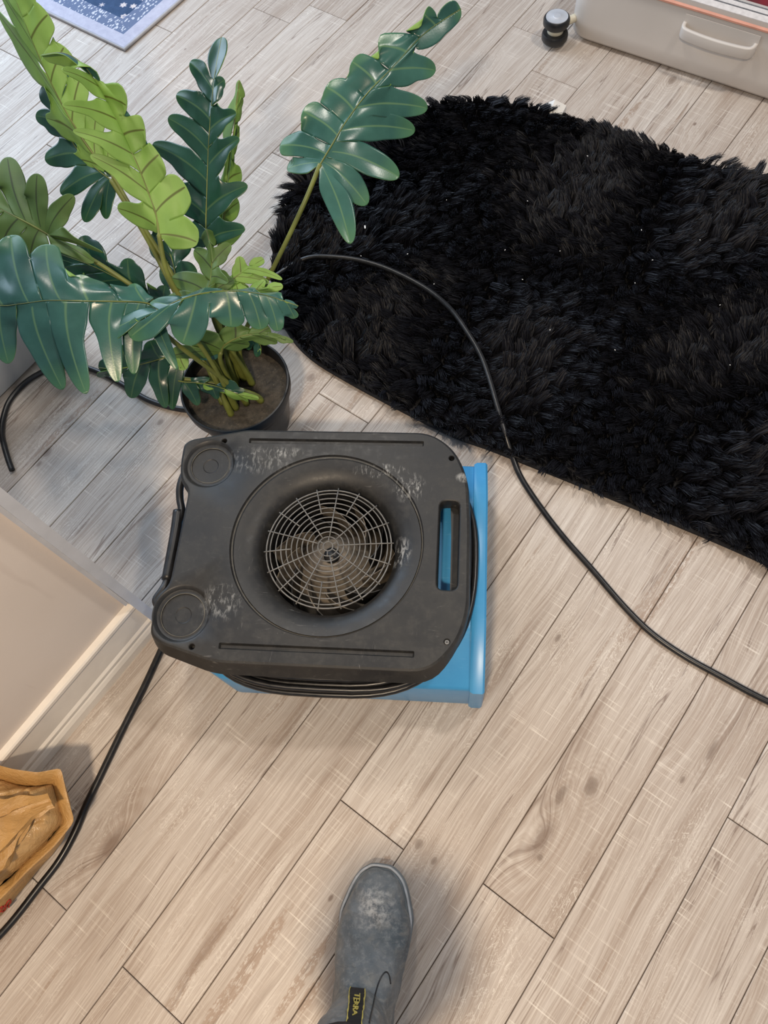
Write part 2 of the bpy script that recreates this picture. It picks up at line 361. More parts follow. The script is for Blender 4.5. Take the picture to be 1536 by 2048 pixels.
# ------------------------------------------------------------------ structure: wall stub, casing, baseboard
YW = .665
bm = bmesh.new(); add_box(bm, (-.806, YW + .06, 1.2), (1.6, .12, 2.4)); bm_link('wall_left', bm, M['wall'], kind='structure')
bm = bmesh.new()
prof = [(0, 0), (.0155, 0), (.0155, .022), (.0125, .030), (.0105, .033), (.0105, .036), (.0125, .040), (.0125, .046), (.009, .052), (.009, .118), (.010, .120), (.0135, .123), (.0135, .131), (.011, .134), (0, .134)]
add_loft(bm, [[Vector((x, YW - y, z)) for y, z in prof] for x in (-1.6, -.004)])
o = bm_link('baseboard_left', bm, M['trim'], kind='structure')
bm = bmesh.new(); add_box(bm, (.004, YW + .052, 1.2), (.016, .145, 2.4)); bevel(bm, .002); o = bm_link('trim_1', bm, M['casing'], kind='structure')
bm = bmesh.new(); add_box(bm, (-.0078, YW - .005, 1.275), (.0066, .012, 2.25)); bevel(bm, .0015); o = bm_link('trim_2', bm, M['casing'], kind='structure')

# ------------------------------------------------------------------ shag rug
def rug():
    t = thing('shag_rug', 'large black shaggy fur rug with a rounded end, lying on the wooden floor', 'rug')
    ctrl = [(.735, -.40), (.725, -.18), (.688, .09), (.650, .33), (.630, .44), (.618, .67), (.625, .80), (.672, .905), (.75, .99), (.85, 1.055), (.97, 1.10), (1.09, 1.10), (1.25, 1.045), (1.35, .985), (1.42, .915), (1.465, .83), (1.49, .71), (1.51, .47), (1.545, .20), (1.58, -.12), (1.60, -.40)]
    out = [Vector((x * .995 + .0, y, 0)) for x, y in ctrl]; poly = catmull(out, 5)
    poly2 = [Vector((p.x, p.y)) for p in poly]
    bm = bmesh.new(); add_loft(bm, [[Vector((p.x, p.y, z)) for p in poly2] for z in (.001, .010)]); bm_link('backing', bm, M['backing'], t)
    # hem piping along the edge
    bm = bmesh.new(); add_tube(bm, [Vector((p.x, p.y, .008)) for p in poly2], .005, 6); bm_link('hem', bm, M['backing'], t, smooth=True)
    V = np.array([(p.x, p.y) for p in poly2]); n = len(V)
    N = 360000
    pts = np.column_stack([rng.uniform(.58, 1.62, N), rng.uniform(-.40, 1.13, N)])
    inside = np.zeros(N, bool)
    for i in range(n):
        a = V[i]; b = V[(i + 1) % n]
        c = ((a[1] > pts[:, 1]) != (b[1] > pts[:, 1])) & (pts[:, 0] < (b[0] - a[0]) * (pts[:, 1] - a[1]) / (b[1] - a[1] + 1e-12) + a[0]); inside ^= c
    pts = pts[inside]; N = len(pts)
    # distance and direction to nearest border (open part only)
    D = np.full(N, 9.0); ND = np.zeros((N, 2)); TT = np.zeros(N)
    for i in range(n - 1):
        a = V[i]; b = V[i + 1]; ab = b - a; tt = np.clip(((pts - a) @ ab) / (ab @ ab), 0, 1); q = a + tt[:, None] * ab; dd = np.hypot(*(pts - q).T)
        m = dd < D; D[m] = dd[m]; ND[m] = ((q - pts) / (dd[:, None] + 1e-9))[m]; TT[m] = i / n
    # tufts: each strand belongs to the nearest jittered lattice centre
    cell = .021
    g = np.floor(pts / cell).astype(int)
    def hsh(ix, iy, s): v = np.sin(ix * 127.1 + iy * 311.7 + s * 74.7) * 43758.5453; return v - np.floor(v)
    best = np.full(N, 9.0); C = np.zeros((N, 2)); ID = np.zeros(N)
    for dx in (-1, 0, 1):
        for dy in (-1, 0, 1):
            ix = g[:, 0] + dx; iy = g[:, 1] + dy; c = np.column_stack([(ix + hsh(ix, iy, 1)) * cell, (iy + hsh(ix, iy, 2)) * cell]); dd = np.hypot(*(pts - c).T); m = dd < best; best[m] = dd[m]; C[m] = c[m]; ID[m] = hsh(ix, iy, 3)[m]
    ang = 2 * np.pi * (.5 + .5 * np.sin(C[:, 0] * 9 + 1.3 * np.sin(C[:, 1] * 7)) * .45 + .25 * np.sin(C[:, 1] * 11 + C[:, 0] * 4)) + (ID - .5) * 2.2
    lean = np.column_stack([np.cos(ang), np.sin(ang)]) * (.018 + .014 * hsh(ID * 999, C[:, 0], 5))[:, None]
    hemmed = (TT < .25)  # straight long side nearest the viewer: pile combed inward, hem bare
    edge = np.clip(1 - D / .035, 0, 1)
    lean += ND * (edge * np.where(hemmed, -.012, .020))[:, None]
    L = .032 + .010 * rng.random(N); L *= 1 - .35 * edge * hemmed
    tipxy = pts + lean + (C - pts) * .55 + rng.normal(0, .0035, (N, 2))
    tipz = .010 + L * (.72 + .35 * ID) * (1 - .35 * edge)
    root = np.column_stack([pts, np.full(N, .009)]); tip = np.column_stack([tipxy, tipz])
    midp = root * .5 + tip * .5; midp[:, 2] += .007 ; midp[:, :2] -= lean * .22
    q2 = root * .12 + tip * .88; q2[:, 2] += .002
    wdt = (.0008 + .0005 * rng.random(N))[:, None]
    sa = rng.uniform(0, np.pi, N); side = np.column_stack([np.cos(sa), np.sin(sa), rng.normal(0, .3, N)])
    vs = np.stack([root - side * wdt, root + side * wdt, midp - side * wdt, midp + side * wdt, q2 - side * wdt * .55, q2 + side * wdt * .55, tip], 1).reshape(-1, 3)
    b = (np.arange(N) * 7)[:, None]
    quads = np.stack([b + [0, 1, 3, 2], b + [2, 3, 5, 4]], 1).reshape(-1, 4); tris = b + [4, 5, 6]
    me = bpy.data.meshes.new('pile'); nl = quads.size + tris.size; me.vertices.add(len(vs)); me.vertices.foreach_set('co', vs.ravel().astype(np.float32))
    me.loops.add(nl); me.polygons.add(len(quads) + len(tris))
    me.loops.foreach_set('vertex_index', np.concatenate([quads.ravel(), tris.ravel()]).astype(np.int32))
    st = np.concatenate([np.arange(len(quads)) * 4, len(quads) * 4 + np.arange(len(tris)) * 3]).astype(np.int32); me.polygons.foreach_set('loop_start', st)
    me.update(calc_edges=True); me.validate()
    a = me.attributes.new('shade', 'FLOAT', 'POINT'); a.data.foreach_set('value', np.repeat(np.clip(rng.random(N) * .6 + ID * .5, 0, 1), 7).astype(np.float32))
    link('pile', me, M['fur'], t, kind='stuff', smooth=True)
rug()

# ------------------------------------------------------------------ patterned rug, far corner
def persian():
    t = thing('patterned_rug', 'flat blue and lavender patterned carpet, only its corner seen in the upper left', 'rug', (1.119, 1.823, 0))
    W, Lg = 1.6, .95   # along +x, along +y
    m = NT('woven_rug_print'); co = m.coord(); s = m.n('ShaderNodeSeparateXYZ', i_0=co); x, y = s.outputs[0], s.outputs[1]
    d = m.math('MINIMUM', m.math('MINIMUM', x, y), m.math('MINIMUM', m.math('SUBTRACT', W, x), m.math('SUBTRACT', Lg, y)))
    nz = m.noise(co, 60, 4, .6); lav = m.mix(m.mapr(nz, .3, .7), (.40, .40, .50), (.50, .50, .60))
    mv = m.n('ShaderNodeMapping'); m.l(co, mv.inputs[0]); mv.inputs['Scale'].default_value = (80, 150, 0); vf = m.n('ShaderNodeTexVoronoi'); m.l(mv.outputs[0], vf.inputs['Vector']); vf.inputs['Scale'].default_value = 1
    small = m.mix(m.mapr(vf.outputs[0], .30, .42), (.56, .58, .66), (.12, .16, .27))
    navy = m.mix(m.mapr(nz, .3, .7), (.018, .05, .12), (.03, .07, .16))
    # flowers: petals round scattered centres
    mp = m.n('ShaderNodeMapping'); m.l(co, mp.inputs[0]); mp.inputs['Scale'].default_value = (24, 24, 0)
    vo = m.n('ShaderNodeTexVoronoi'); m.l(mp.outputs[0], vo.inputs['Vector']); vo.inputs['Scale'].default_value = 1; vo.inputs['Randomness'].default_value = .55
    sb = m.n('ShaderNodeVectorMath', operation='SUBTRACT'); m.l(mp.outputs[0], sb.inputs[0]); m.l(vo.outputs['Position'], sb.inputs[1]); s2 = m.n('ShaderNodeSeparateXYZ', i_0=sb.outputs[0])
    ang = m.math('ARCTAN2', s2.outputs[1], s2.outputs[0]); pet = m.math('MULTIPLY', m.math('ABSOLUTE', m.math('SINE', m.math('MULTIPLY', ang, 3.0))), .10)
    rad = m.math('SUBTRACT', vo.outputs['Distance'], pet); fl = m.mapr(rad, .26, .22); flc = m.mix(m.mapr(m.math('SINE', m.math('MULTIPLY', vo.outputs['Distance'], 45)), -.2, .3), (.62, .56, .55), (.33, .33, .42))
    field = m.mix(fl, navy, flc)
    c = m.mix(m.math('GREATER_THAN', d, .042), lav, small); c = m.mix(m.math('GREATER_THAN', d, .088), c, field)
    c = m.mix(m.mapr(d, .006, .003), c, (.30, .31, .36)); m.base(c); m.rough(.9); m.bump(m.noise(co, 400, 2), .4, .001)
    bm = bmesh.new(); add_box(bm, (W / 2, Lg / 2, .004), (W, Lg, .008)); bevel(bm, .003, 2); bm_link('woven_field', bm, m.m, t)
    bm = bmesh.new(); add_tube(bm, [Vector(p) for p in ((0, Lg, .005), (0, 0, .005), (W, 0, .005))], .0045, 8); bm_link('bound_edge', bm, simple('pale_binding', (.42, .41, .42), .85), t, smooth=True)
persian()

# ------------------------------------------------------------------ air mover
TZ = .225; ROT = math.radians(-57.5); OC = P(655, 1090, TZ)
def loc(px, py, z):
    d = P(px, py, z) - Vector((OC.x, OC.y, 0)); c, s = math.cos(-ROT), math.sin(-ROT)
    return Vector((d.x * c - d.y * s, d.x * s + d.y * c, z))
def air_mover():
    t = thing('air_mover', 'low blue air mover with a scuffed black top and round fan grille, on the floor', 'fan', (OC.x, OC.y, 0), ROT)
    # blue housing
    F = [(-.280, -.140), (-.172, -.202), (.238, -.202), (.238, .196), (-.172, .200), (-.280, .148)]
    G = [(-.25, -.10), (-.15, -.125), (.238, -.115), (.238, .118), (-.15, .125), (-.25, .105)]
    bm = bmesh.new(); add_loft(bm, [[Vector((x, y, z)) for x, y in F] for z in (.004, .128)] + [[Vector((x, y, .168)) for x, y in G]], True, False)
    vs0 = [Vector(p) for p in G] + [v.to_2d() for v in circle(0, -.002, .1115, 48)]
    r0_ = geometry.delaunay_2d_cdt(vs0, [(i, (i + 1) % 6) for i in range(6)] + [(6 + i, 6 + (i + 1) % 48) for i in range(48)], [], 1, 1e-6); b0 = [bm.verts.new((v.x, v.y, .168)) for v in r0_[0]]
    for f in r0_[2]:
        c = sum((r0_[0][i] for i in f), Vector((0, 0))) / len(f)
        if (c - Vector((0, -.002))).length > .110: bm.faces.new([b0[i] for i in f])
    bmesh.ops.remove_doubles(bm, verts=bm.verts, dist=1e-5); bevel(bm, .006, 3, 12)
    o = bm_link('housing', bm, M['blue'], t, smooth=True); autosmooth(o, 50)
    bm = bmesh.new(); add_lathe(bm, [(.114, .20), (.150, .20), (.150, .165), (.114, .165), (.114, .20)], (0, -.002), 48); bm_link('scroll_core', bm, M['black2'], t)
    # outlet rim (hollow frame) with dark grille
    def sec(x, e): return [Vector((x, y, z)) for y, z in ((-.203 - e, .0), (-.203 - e, .130 + e * .4), (-.118 - e * .5, .171 + e), (.120 + e * .5, .171 + e), (.196 + e, .130 + e * .4), (.196 + e, .0))]
    bm = bmesh.new(); rings = [sec(.232, .001), sec(.237, .004), sec(.252, .004), sec(.255, .001), sec(.255, -.012), sec(.240, -.014)]
    add_loft(bm, rings); o = bm_link('outlet_rim', bm, M['blue'], t, smooth=True); autosmooth(o, 40)
    bm = bmesh.new(); add_box(bm, (.2405, .003, .072), (.003, .37, .10)); bm_link('outlet_mouth', bm, M['black2'], t)
    for k in range(7):
        bm = bmesh.new(); add_box(bm, (.247, -.15 + .05 * k, .072), (.008, .004, .10)); bm_link('outlet_bar', bm, M['black2'], t)
    # black top plate
    ol = [(-.160, .209), (.156, .209), (.196, .180), (.220, .130), (.226, .05), (.227, -.10), (.212, -.150), (.171, -.197), (-.157, -.197), (-.247, -.172), (-.266, -.158), (-.270, -.098), (-.249, -.074), (-.245, .090), (-.262, .108), (-.268, .140), (-.268, .178), (-.256, .188)]
    rr = [.01, .05, .05, .04, .05, .06, .05, .05, .02, .03, .012, .02, .012, .012, .015, .02, .012, .02]
    ol = [Vector((x, y, 0)) for x, y in ol][::-1]; rr = rr[::-1]
    outer = round_poly(ol, rr, 5)
    def isccw(p): return sum(p[i - 1].x * p[i].y - p[i].x * p[i - 1].y for i in range(len(p))) > 0
    if not isccw(outer): outer = outer[::-1]
    def rrect(x0, y0, x1, y1, r, seg=5): return round_poly([Vector((x0, y0, 0)), Vector((x1, y0, 0)), Vector((x1, y1, 0)), Vector((x0, y1, 0))], r, seg)
    top = offset_poly(outer, -.005)
    W1 = (-.216, .1405); W2 = (-.220, -.122)
    holes = [('dish', circle(-.003, .005, .157, 96)), ('slot', rrect(.174, -.070, .211, .085, .014)), ('gt', rrect(-.153, .181, .146, .191, .002, 2)), ('gb', rrect(-.153, -.175, .147, -.165, .002, 2)),
             ('w1', circle(*W1, .0455, 48)), ('w2', circle(*W2, .0475, 48))] + [('s%d' % i, circle(x, y, .0055, 16)) for i, (x, y) in enumerate(((.193, .160), (.195, -.149), (-.1965, .1845)))] + [('s3', circle(-.195, -.1735, .0055, 16))]
    # wheel dimples must not touch the outline or the screw holes
    vs = [v.to_2d() for v in top]; es = [(i, (i + 1) % len(top)) for i in range(len(top))]; spans = []
    for nm, h in holes:
        a = len(vs); vs += [v.to_2d() for v in h]; es += [(a + i, a + (i + 1) % len(h)) for i in range(len(h))]; spans.append((nm, h, a))
    r = geometry.delaunay_2d_cdt(vs, es, [], 1, 1e-6)
    def inpoly(p, poly):
        c = False
        for i in range(len(poly)):
            a, b = poly[i - 1], poly[i]
            if (a.y > p.y) != (b.y > p.y) and p.x < (b.x - a.x) * (p.y - a.y) / (b.y - a.y) + a.x: c = not c
        return c
    bm = bmesh.new(); bv = [bm.verts.new((v.x, v.y, TZ)) for v in r[0]]
    for f in r[2]:
        c = sum((r[0][i] for i in f), Vector((0, 0))) / len(f)
        if not inpoly(c, top) or any(inpoly(c, h) for _, h in holes): continue
        bm.faces.new([bv[i] for i in f])
    def strip(loops, capend=False):
        rr_ = [[bm.verts.new(v) for v in lp] for lp in loops]; n = len(rr_[0])
        for a, b in zip(rr_[:-1], rr_[1:]):
            for k in range(n): bm.faces.new((a[k], a[(k + 1) % n], b[(k + 1) % n], b[k]))
        if capend: bm.faces.new(rr_[-1])
    def Z(lp, z): return [Vector((v.x, v.y, z)) for v in lp]
    def scaled(cx, cy, r_, n, z): return circle(cx, cy, r_, n, z)
    # skirt
    b2 = [Vector((v.x, v.y - (.010 if v.y < -.15 else 0) * smooth01((-v.y - .14) / .05), 0)) for v in outer]
    strip([Z(top, TZ), Z(offset_poly(outer, -.0015), TZ - .002), Z(outer, TZ - .006), Z(offset_poly(b2, .002), TZ - .024), Z(offset_poly(b2, -.002), TZ - .027), Z(offset_poly(b2, -.03), TZ - .024)], True)
    for nm, h, a in spans:
        if nm == 'dish':
            cx, cy = -.003, .005; pf = [(.157, 0), (.1555, -.0035), (.153, -.0035), (.151, -.001), (.140, -.003), (.128, -.0065), (.118, -.013), (.110, -.023), (.106, -.036), (.1045, -.055)]
            lps = []
            for i, (rr2, dz) in enumerate(pf):
                s_ = smooth01(i / 6); lps.append(scaled(cx * (1 - s_), cy * (1 - s_), rr2, 96, TZ + dz))
            strip(lps)
        elif nm == 'slot':
            strip([Z(h, TZ), Z(offset_poly(h, -.0015), TZ - .001), Z(offset_poly(h, -.003), TZ - .004), Z(offset_poly(h, -.004), TZ - .026)])
        elif nm in ('gt', 'gb'):
            strip([Z(h, TZ), Z(offset_poly(h, -.0025), TZ - .0045)], True)
        elif nm in ('w1', 'w2'):
            c = W1 if nm == 'w1' else W2; R0 = .0455 if nm == 'w1' else .0475
            pf = [(R0, 0), (R0 - .002, -.001), (R0 - .006, -.006), (R0 - .009, -.007), (R0 - .012, -.0065), (R0 - .0135, -.009), (.018, -.0095), (.0135, -.0095), (.012, -.0105), (.008, -.0105)]
            strip([scaled(c[0], c[1], r_, 48, TZ + dz) for r_, dz in pf], True)
        else:
            c = sum(h, Vector()) / len(h); strip([Z(h, TZ), scaled(c.x, c.y, .0045, 16, TZ - .001), scaled(c.x, c.y, .004, 16, TZ - .012)], True)
    bmesh.ops.remove_doubles(bm, verts=bm.verts, dist=1e-5)
    # the closing face under the fan must be open so air can pass
    for f in [f for f in bm.faces if len(f.verts) > 60]: bm.faces.remove(f)
    o = bm_link('top_cover', bm, M['black'], t); autosmooth(o, 28)
    bm = bmesh.new(); add_tube(bm, circle(-.0028, .0047, .1538, 96, TZ - .0038), .0006, 5, True); bm_link('dish_rim', bm, M['wear'], t, smooth=True)
    # dusty rims on the dimples
    for c, R0 in ((W1, .0455), (W2, .0475)):
        bm = bmesh.new(); add_tube(bm, circle(c[0], c[1], R0 - .0125, 48, TZ - .0072), .0007, 5, True); bm_link('dimple_rim', bm, M['wear'], t, smooth=True)
    for x, y in ((.195, -.149),):
        bm = bmesh.new(); add_lathe(bm, [(.0042, TZ - .006), (.0042, TZ - .0022), (.003, TZ - .001)], (x, y), 16, True, True)
        s_ = bm_link('screw', bm, M['steel'], t)
        bm = bmesh.new(); add_box(bm, (x, y, TZ - .0009), (.005, .001, .0006)); add_box(bm, (x, y, TZ - .0009), (.001, .005, .0006)); bm_link('screw_slot', bm, M['black2'], s_)
    # grille
    gz = TZ - .012; g = bpy.data.objects.new('fan_grille', None)
    bm = bmesh.new(); step = .0087; r0 = .0078
    def dome(r_): return gz + .006 * (1 - (r_ / .1) ** 2)
    add_tube(bm, circle(0, 0, .1015, 72, dome(.1015)), .0013, 6, True); gobj = bm_link('fan_grille', bm, M['grille'], t, smooth=True)
    for k in range(11):
        r_ = r0 + step * k
        if k == 10: r_ = .0955
        bm = bmesh.new(); add_tube(bm, circle(0, 0, r_, 64 if k > 3 else 32, dome(r_)), .00105, 6, True); bm_link('grille_ring', bm, M['grille'], gobj, smooth=True)
    for k in range(18):
        a = math.radians(86 + 20 * k); ra = r0 + step if k % 2 == 0 else r0 + step * 6
        bm = bmesh.new(); add_tube(bm, [Vector((math.cos(a) * r_, math.sin(a) * r_, dome(r_) + .0012)) for r_ in np.linspace(ra, .1055, 6)], .0011, 6); bm_link('grille_spoke', bm, M['grille'], gobj, smooth=True)
    for k in range(6):
        a = math.radians(30 + 60 * k); bm = bmesh.new(); add_tube(bm, [Vector((math.cos(a) * r_, math.sin(a) * r_, dome(r_))) for r_ in (r0, r0 + step)], .001, 6); bm_link('grille_spoke', bm, M['grille'], gobj, smooth=True)
    # intake throat and impeller
    bm = bmesh.new(); add_lathe(bm, [(.1046, TZ - .05), (.1075, TZ - .07), (.109, .03), (.001, .03)], (0, 0), 64); bm_link('intake_throat', bm, M['black2'], t, smooth=True)
    bm = bmesh.new(); add_lathe(bm, [(.0005, .175), (.028, .174), (.034, .165), (.05, .135), (.080, .085), (.106, .07), (.106, .057), (.001, .057)], (0, 0), 48); im = bm_link('impeller', bm, M['dust'], t, smooth=True)
    for k in range(11):
        bm = bmesh.new(); a0 = 2 * math.pi * k / 11; rings = []
        for i in range(7):
            f = i / 6; r_ = .060 + .045 * f; a = a0 + .75 * f; c, s_ = math.cos(a), math.sin(a); zt = .165 - .012 * f; zb = max(.07, .12 - .05 * f); nx, ny = -s_ * .0012, c * .0012
            rings.append([Vector((c * r_ + nx, s_ * r_ + ny, zb)), Vector((c * r_ + nx, s_ * r_ + ny, zt)), Vector((c * r_ - nx, s_ * r_ - ny, zt)), Vector((c * r_ - nx, s_ * r_ - ny, zb))])
        add_loft(bm, rings); bm_link('impeller_blade', bm, M['dust'] if k % 3 else M['black2'], im)
    bm = bmesh.new(); add_lathe(bm, [(.0005, .183), (.012, .182), (.014, .174)], (0, 0), 20); bm_link('shaft_cap', bm, M['black2'], im, smooth=True)
    # carry bar on the short left side
    h1 = [loc(368, 950, .19), loc(360, 975, .19), loc(360, 1000, .188), loc(363, 1024, .188)]; h2 = [loc(357, 1022, .188), loc(352, 1060, .188), loc(345, 1100, .188), loc(334, 1160, .188)]; h3 = [loc(333, 1158, .188), loc(325, 1180, .19), loc(312, 1200, .19)]
    hb = tube_obj('carry_bar', catmull([loc(378, 945, .19)] + h1 + h2[1:] + h3[1:] + [loc(318, 1215, .19)], 5), .0065, M['black2'], t, 12)
    tube_obj('grip_sleeve', catmull(h2, 5), .0092, M['black2'], hb, 14)
    # wound cord under the cover
    for k, (eu, ev, z0, ph, rr3) in enumerate(((.0, .0, .186, .3, .0052), (.010, .014, .178, 1.2, .0052), (.002, .020, .166, 2.2, .0052), (-.012, .006, .170, 3.0, .0052), (-.006, .012, .157, 4.0, .0052))):
        pth = []
        for i in range(72):
            a = 2 * math.pi * i / 72; c, s_ = math.cos(a), math.sin(a)
            rx = (.226 + eu) if c > 0 else .232; ry = (.205 + ev) if s_ < 0 else .190
            e = .62; x = rx * math.copysign(abs(c) ** e, c); y = ry * math.copysign(abs(s_) ** .8, s_)
            pth.append(Vector((x, y, z0 + .005 * math.sin(2 * a + ph))))
        tube_obj('wound_cord', pth, rr3, M['cord'], t, 8, True)
    for x, y in ((-.22, -.14), (-.22, .14), (.2, -.17), (.2, .17)):
        bm = bmesh.new(); add_lathe(bm, [(.012, 0), (.012, .006)], (x, y), 16, True, True); bm_link('rubber_foot', bm, M['black2'], t)
air_mover()

# ------------------------------------------------------------------ cords on the floor
def cord(pts, r, label, group=None):
    o = tube_obj('power_cord', catmull(pts, 10), r, M['cord'], None, 12); return tag(o, label, 'cord', group)
Q = lambda l: [P(x, y, z) for x, y, z in l]
cord(Q([(352, 1235, .007), (340, 1262, .0075), (320, 1305, .0075), (290, 1370, .0075), (250, 1450, .0075), (222, 1508, .0075), (197, 1560, .0075), (172, 1612, .0075), (150, 1665, .0075), (118, 1722, .0075), (75, 1778, .0075), (35, 1830, .0075), (0, 1870, .0075), (-60, 1930, .0075)]), .0062,
     'black cord running from under the air mover past the brown bag')
cord(Q([(540, 560, .030), (585, 530, .034), (620, 515, .042), (665, 514, .046), (720, 521, .047), (780, 540, .047), (850, 576, .047), (900, 617, .047), (935, 665, .047), (962, 712, .046), (980, 762, .045), (995, 815, .043), (1008, 860, .036), (1022, 905, .018), (1042, 955, .007), (1085, 1020, .0065), (1130, 1078, .0065), (1185, 1140, .0065), (1250, 1215, .0065), (1305, 1268, .0065), (1370, 1313, .0065), (1440, 1352, .0065), (1500, 1385, .0065), (1580, 1425, .0065)]), .0056,
     'black cord curving over the shag rug and across the floor to the right edge')
cord(Q([(420, 822, .006), (372, 820, .0065), (330, 812, .0065), (290, 797, .0065), (250, 772, .0065), (200, 745, .0065), (160, 733, .0065), (120, 733, .0065), (85, 744, .0065), (50, 766, .0065), (20, 800, .0065), (7, 835, .0065), (3, 865, .008), (8, 890, .010), (16, 918, .008), (24, 940, .0065)]), .0060,
     'black cord looping round on the floor left of the plant pot')

# ------------------------------------------------------------------ plant
PC = Vector((.430, .790, 0))
def potted_plant():
    t = thing('potted_plant', 'artificial philodendron with large lobed green leaves in a black nursery pot', 'plant', PC)
    bm = bmesh.new(); add_lathe(bm, [(.0005, .002), (.078, .002), (.080, .006), (.100, .118), (.1045, .120), (.1055, .140), (.1045, .1425), (.1015, .1425), (.099, .138), (.0975, .100), (.0005, .100)], (0, 0), 64)
    o = bm_link('pot', bm, M['pot'], t, smooth=True); autosmooth(o, 40)
    bm = bmesh.new(); n = 40
    rings = []
    for j in range(10):
        r_ = .0985 * (j + .02) / 9; rings.append([Vector((r_ * math.cos(2 * math.pi * k / n), r_ * math.sin(2 * math.pi * k / n), .112 + .006 * noise.noise(Vector((r_ * math.cos(2 * math.pi * k / n) * 30, r_ * math.sin(2 * math.pi * k / n) * 30, 1))))) for k in range(n)])
    add_loft(bm, rings, True, False); bm_link('soil', bm, M['soil'], t, smooth=True)
    inv = Matrix.Translation(-PC)
    def leaf(mid, left, right, root, front=True, mat='leaf', back='leafback', hw=.024, tb=.80, twist=.012, sin=(.36, .36), stem_r=.0042, cup=.10, sr=None, stem_path=None, label=None):
        """mid: pixels+height of the midrib; left/right: lobes (t on midrib, px, py, z[, halfwidth]); root: stem foot on the soil (x, y)"""
        mp = catmull([P(*m) for m in mid], 12)
        def Mid(u):
            f = max(0., min(1., u)) * (len(mp) - 1); i = min(int(f), len(mp) - 2); return mp[i].lerp(mp[i + 1], f - i)
        def Tan(u): return (Mid(min(1, u + .02)) - Mid(max(0, u - .02))).normalized()
        bm = bmesh.new(); lv = bm.verts.layers.float.new('vein'); la = bm.verts.layers.float.new('along'); K = 4; NR = 14
        for si_, lobes in enumerate((left, right)):
            if not lobes: continue
            veins = []
            for i, lb in enumerate(lobes):
                t0 = lb[0]; A = Mid(t0); T = P(*lb[1:4]); d = T - A; c1 = A + d * .35 + Tan(t0) * d.length * .10; c1.z += d.length * .05
                veins.append((lambda A, c1, T: (lambda u: A * (1 - u) ** 2 + c1 * 2 * u * (1 - u) + T * u * u))(A, c1, T))
            te = max(lobes[-1][0] + .03, tb); veins.append(lambda u: Mid(te + (1 - te) * u))
            bs = [max(0, lobes[0][0] - .06)] + [(lobes[i][0] + lobes[i + 1][0]) / 2 for i in range(len(lobes) - 1)] + [te]
            m = len(lobes); us = []
            for i in range(m): us.append(min(.93, random.uniform(.93, 1.07) * sin[si_]))
            def junction(i):  # between vein i and i+1
                u = us[i]; return veins[i](u).lerp(veins[i + 1](u if i + 1 < m else .12), .5)
            S = [None] + [junction(i) for i in range(m)]
            for i in range(m + 1):
                V = veins[i]; term = i == m
                hwi = (lobes[i][4] if (not term and len(lobes[i]) > 4) else hw) * (.85 if term else 1)
                bounds = []
                for side in (0, 1):
                    if term and side == 1: bounds.append(None); continue
                    if side == 0: Sj = S[i]; u0 = us[i - 1] if i > 0 else 0; b = bs[i]
                    else: Sj = S[i + 1]; u0 = us[i]; b = bs[i + 1]
                    if term: u0 = .12
                    bounds.append((Sj, u0, b))
                rows = []; ph = random.uniform(0, 6)
                for j in range(NR + 1):
                    u = j / NR; u = 1 - (1 - u) ** 1.15; v = V(u); tv = (V(min(1, u + .03)) - V(max(0, u - .03))).normalized(); row = {}
                    for side in (0, 1):
                        bb = bounds[side]
                        if bb is None: continue
                        Sj, u0, b = bb
                        mt = Tan(.5 * (te if term else lobes[i][0]) + .25) * (-1 if side == 0 else 1)
                        if term:
                            ref = (S[m] - Mid(te)); e = ref
                        else: e = mt
                        perp = (e - tv * e.dot(tv)).normalized()
                        if Sj is not None and u <= u0: B = Mid(b).lerp(Sj, u / u0)
                        else:
                            if Sj is None: e0 = max(.004, (Mid(b) - Mid(lobes[i][0])).length); dir0 = perp; tau = u; us0 = 0
                            else: off = Sj - V(u0); e0 = off.length; dir0 = off.normalized(); tau = (u - u0) / (1 - u0)
                            k_ = smooth01(tau / .3); dr = (dir0.lerp(perp, k_)).normalized()
                            wv = (e0 + (hwi - e0) * smooth01(tau / .45)) * max(0., 1 - tau ** 3.0) ** .55
                            B = v + dr * wv
                        nrm = tv.cross(perp).normalized() * (1 if side else -1)
                        for k in range(K + 1):
                            f = k / K; p = v.lerp(B, f); wd = (B - v).length
                            p = p + nrm * (cup * wd * math.sin(f * math.pi * .5) * .8 + .10 * wd * f * math.sin(ph + u * 7)) * (1 if u > .05 else u * 20) * (0 if (Sj is not None and u < .0) else 1)
                            row[(k if side else -k)] = (p, f, u)
                    rows.append({k: bm.verts.new(v_[0]) for k, v_ in row.items()})
                    for k, v_ in row.items(): rows[-1][k][lv] = v_[1]; rows[-1][k][la] = v_[2]
                ks = sorted(rows[0])
                for a, b_ in zip(rows[:-1], rows[1:]):
                    for k0, k1 in zip(ks[:-1], ks[1:]): bm.faces.new((a[k0], a[k1], b_[k1], b_[k0]))
        bmesh.ops.remove_doubles(bm, verts=bm.verts, dist=.0007)
        bmesh.ops.dissolve_degenerate(bm, dist=.0002, edges=bm.edges)
        # join neighbouring lobe edges that nearly coincide
        bmesh.ops.recalc_face_normals(bm, faces=bm.faces)
        camp = Vector((0, 0, H)); s = 0
        # flood normals separately on each connected piece so that the chosen side looks at the viewer
        seen = set()
        for f0 in bm.faces:
            if f0.index in seen and f0.index >= 0: continue
        bm.faces.index_update(); vis = [False] * len(bm.faces)
        bm.faces.ensure_lookup_table()
        for f0 in bm.faces:
            if vis[f0.index]: continue
            comp = []; st = [f0]; vis[f0.index] = True
            while st:
                f = st.pop(); comp.append(f)
                for e in f.edges:
                    for g in e.link_faces:
                        if not vis[g.index]: vis[g.index] = True; st.append(g)
            s = sum(f.normal.dot(camp - f.calc_center_median()) * f.calc_area() for f in comp)
            if (s < 0) == front: bmesh.ops.reverse_faces(bm, faces=comp)
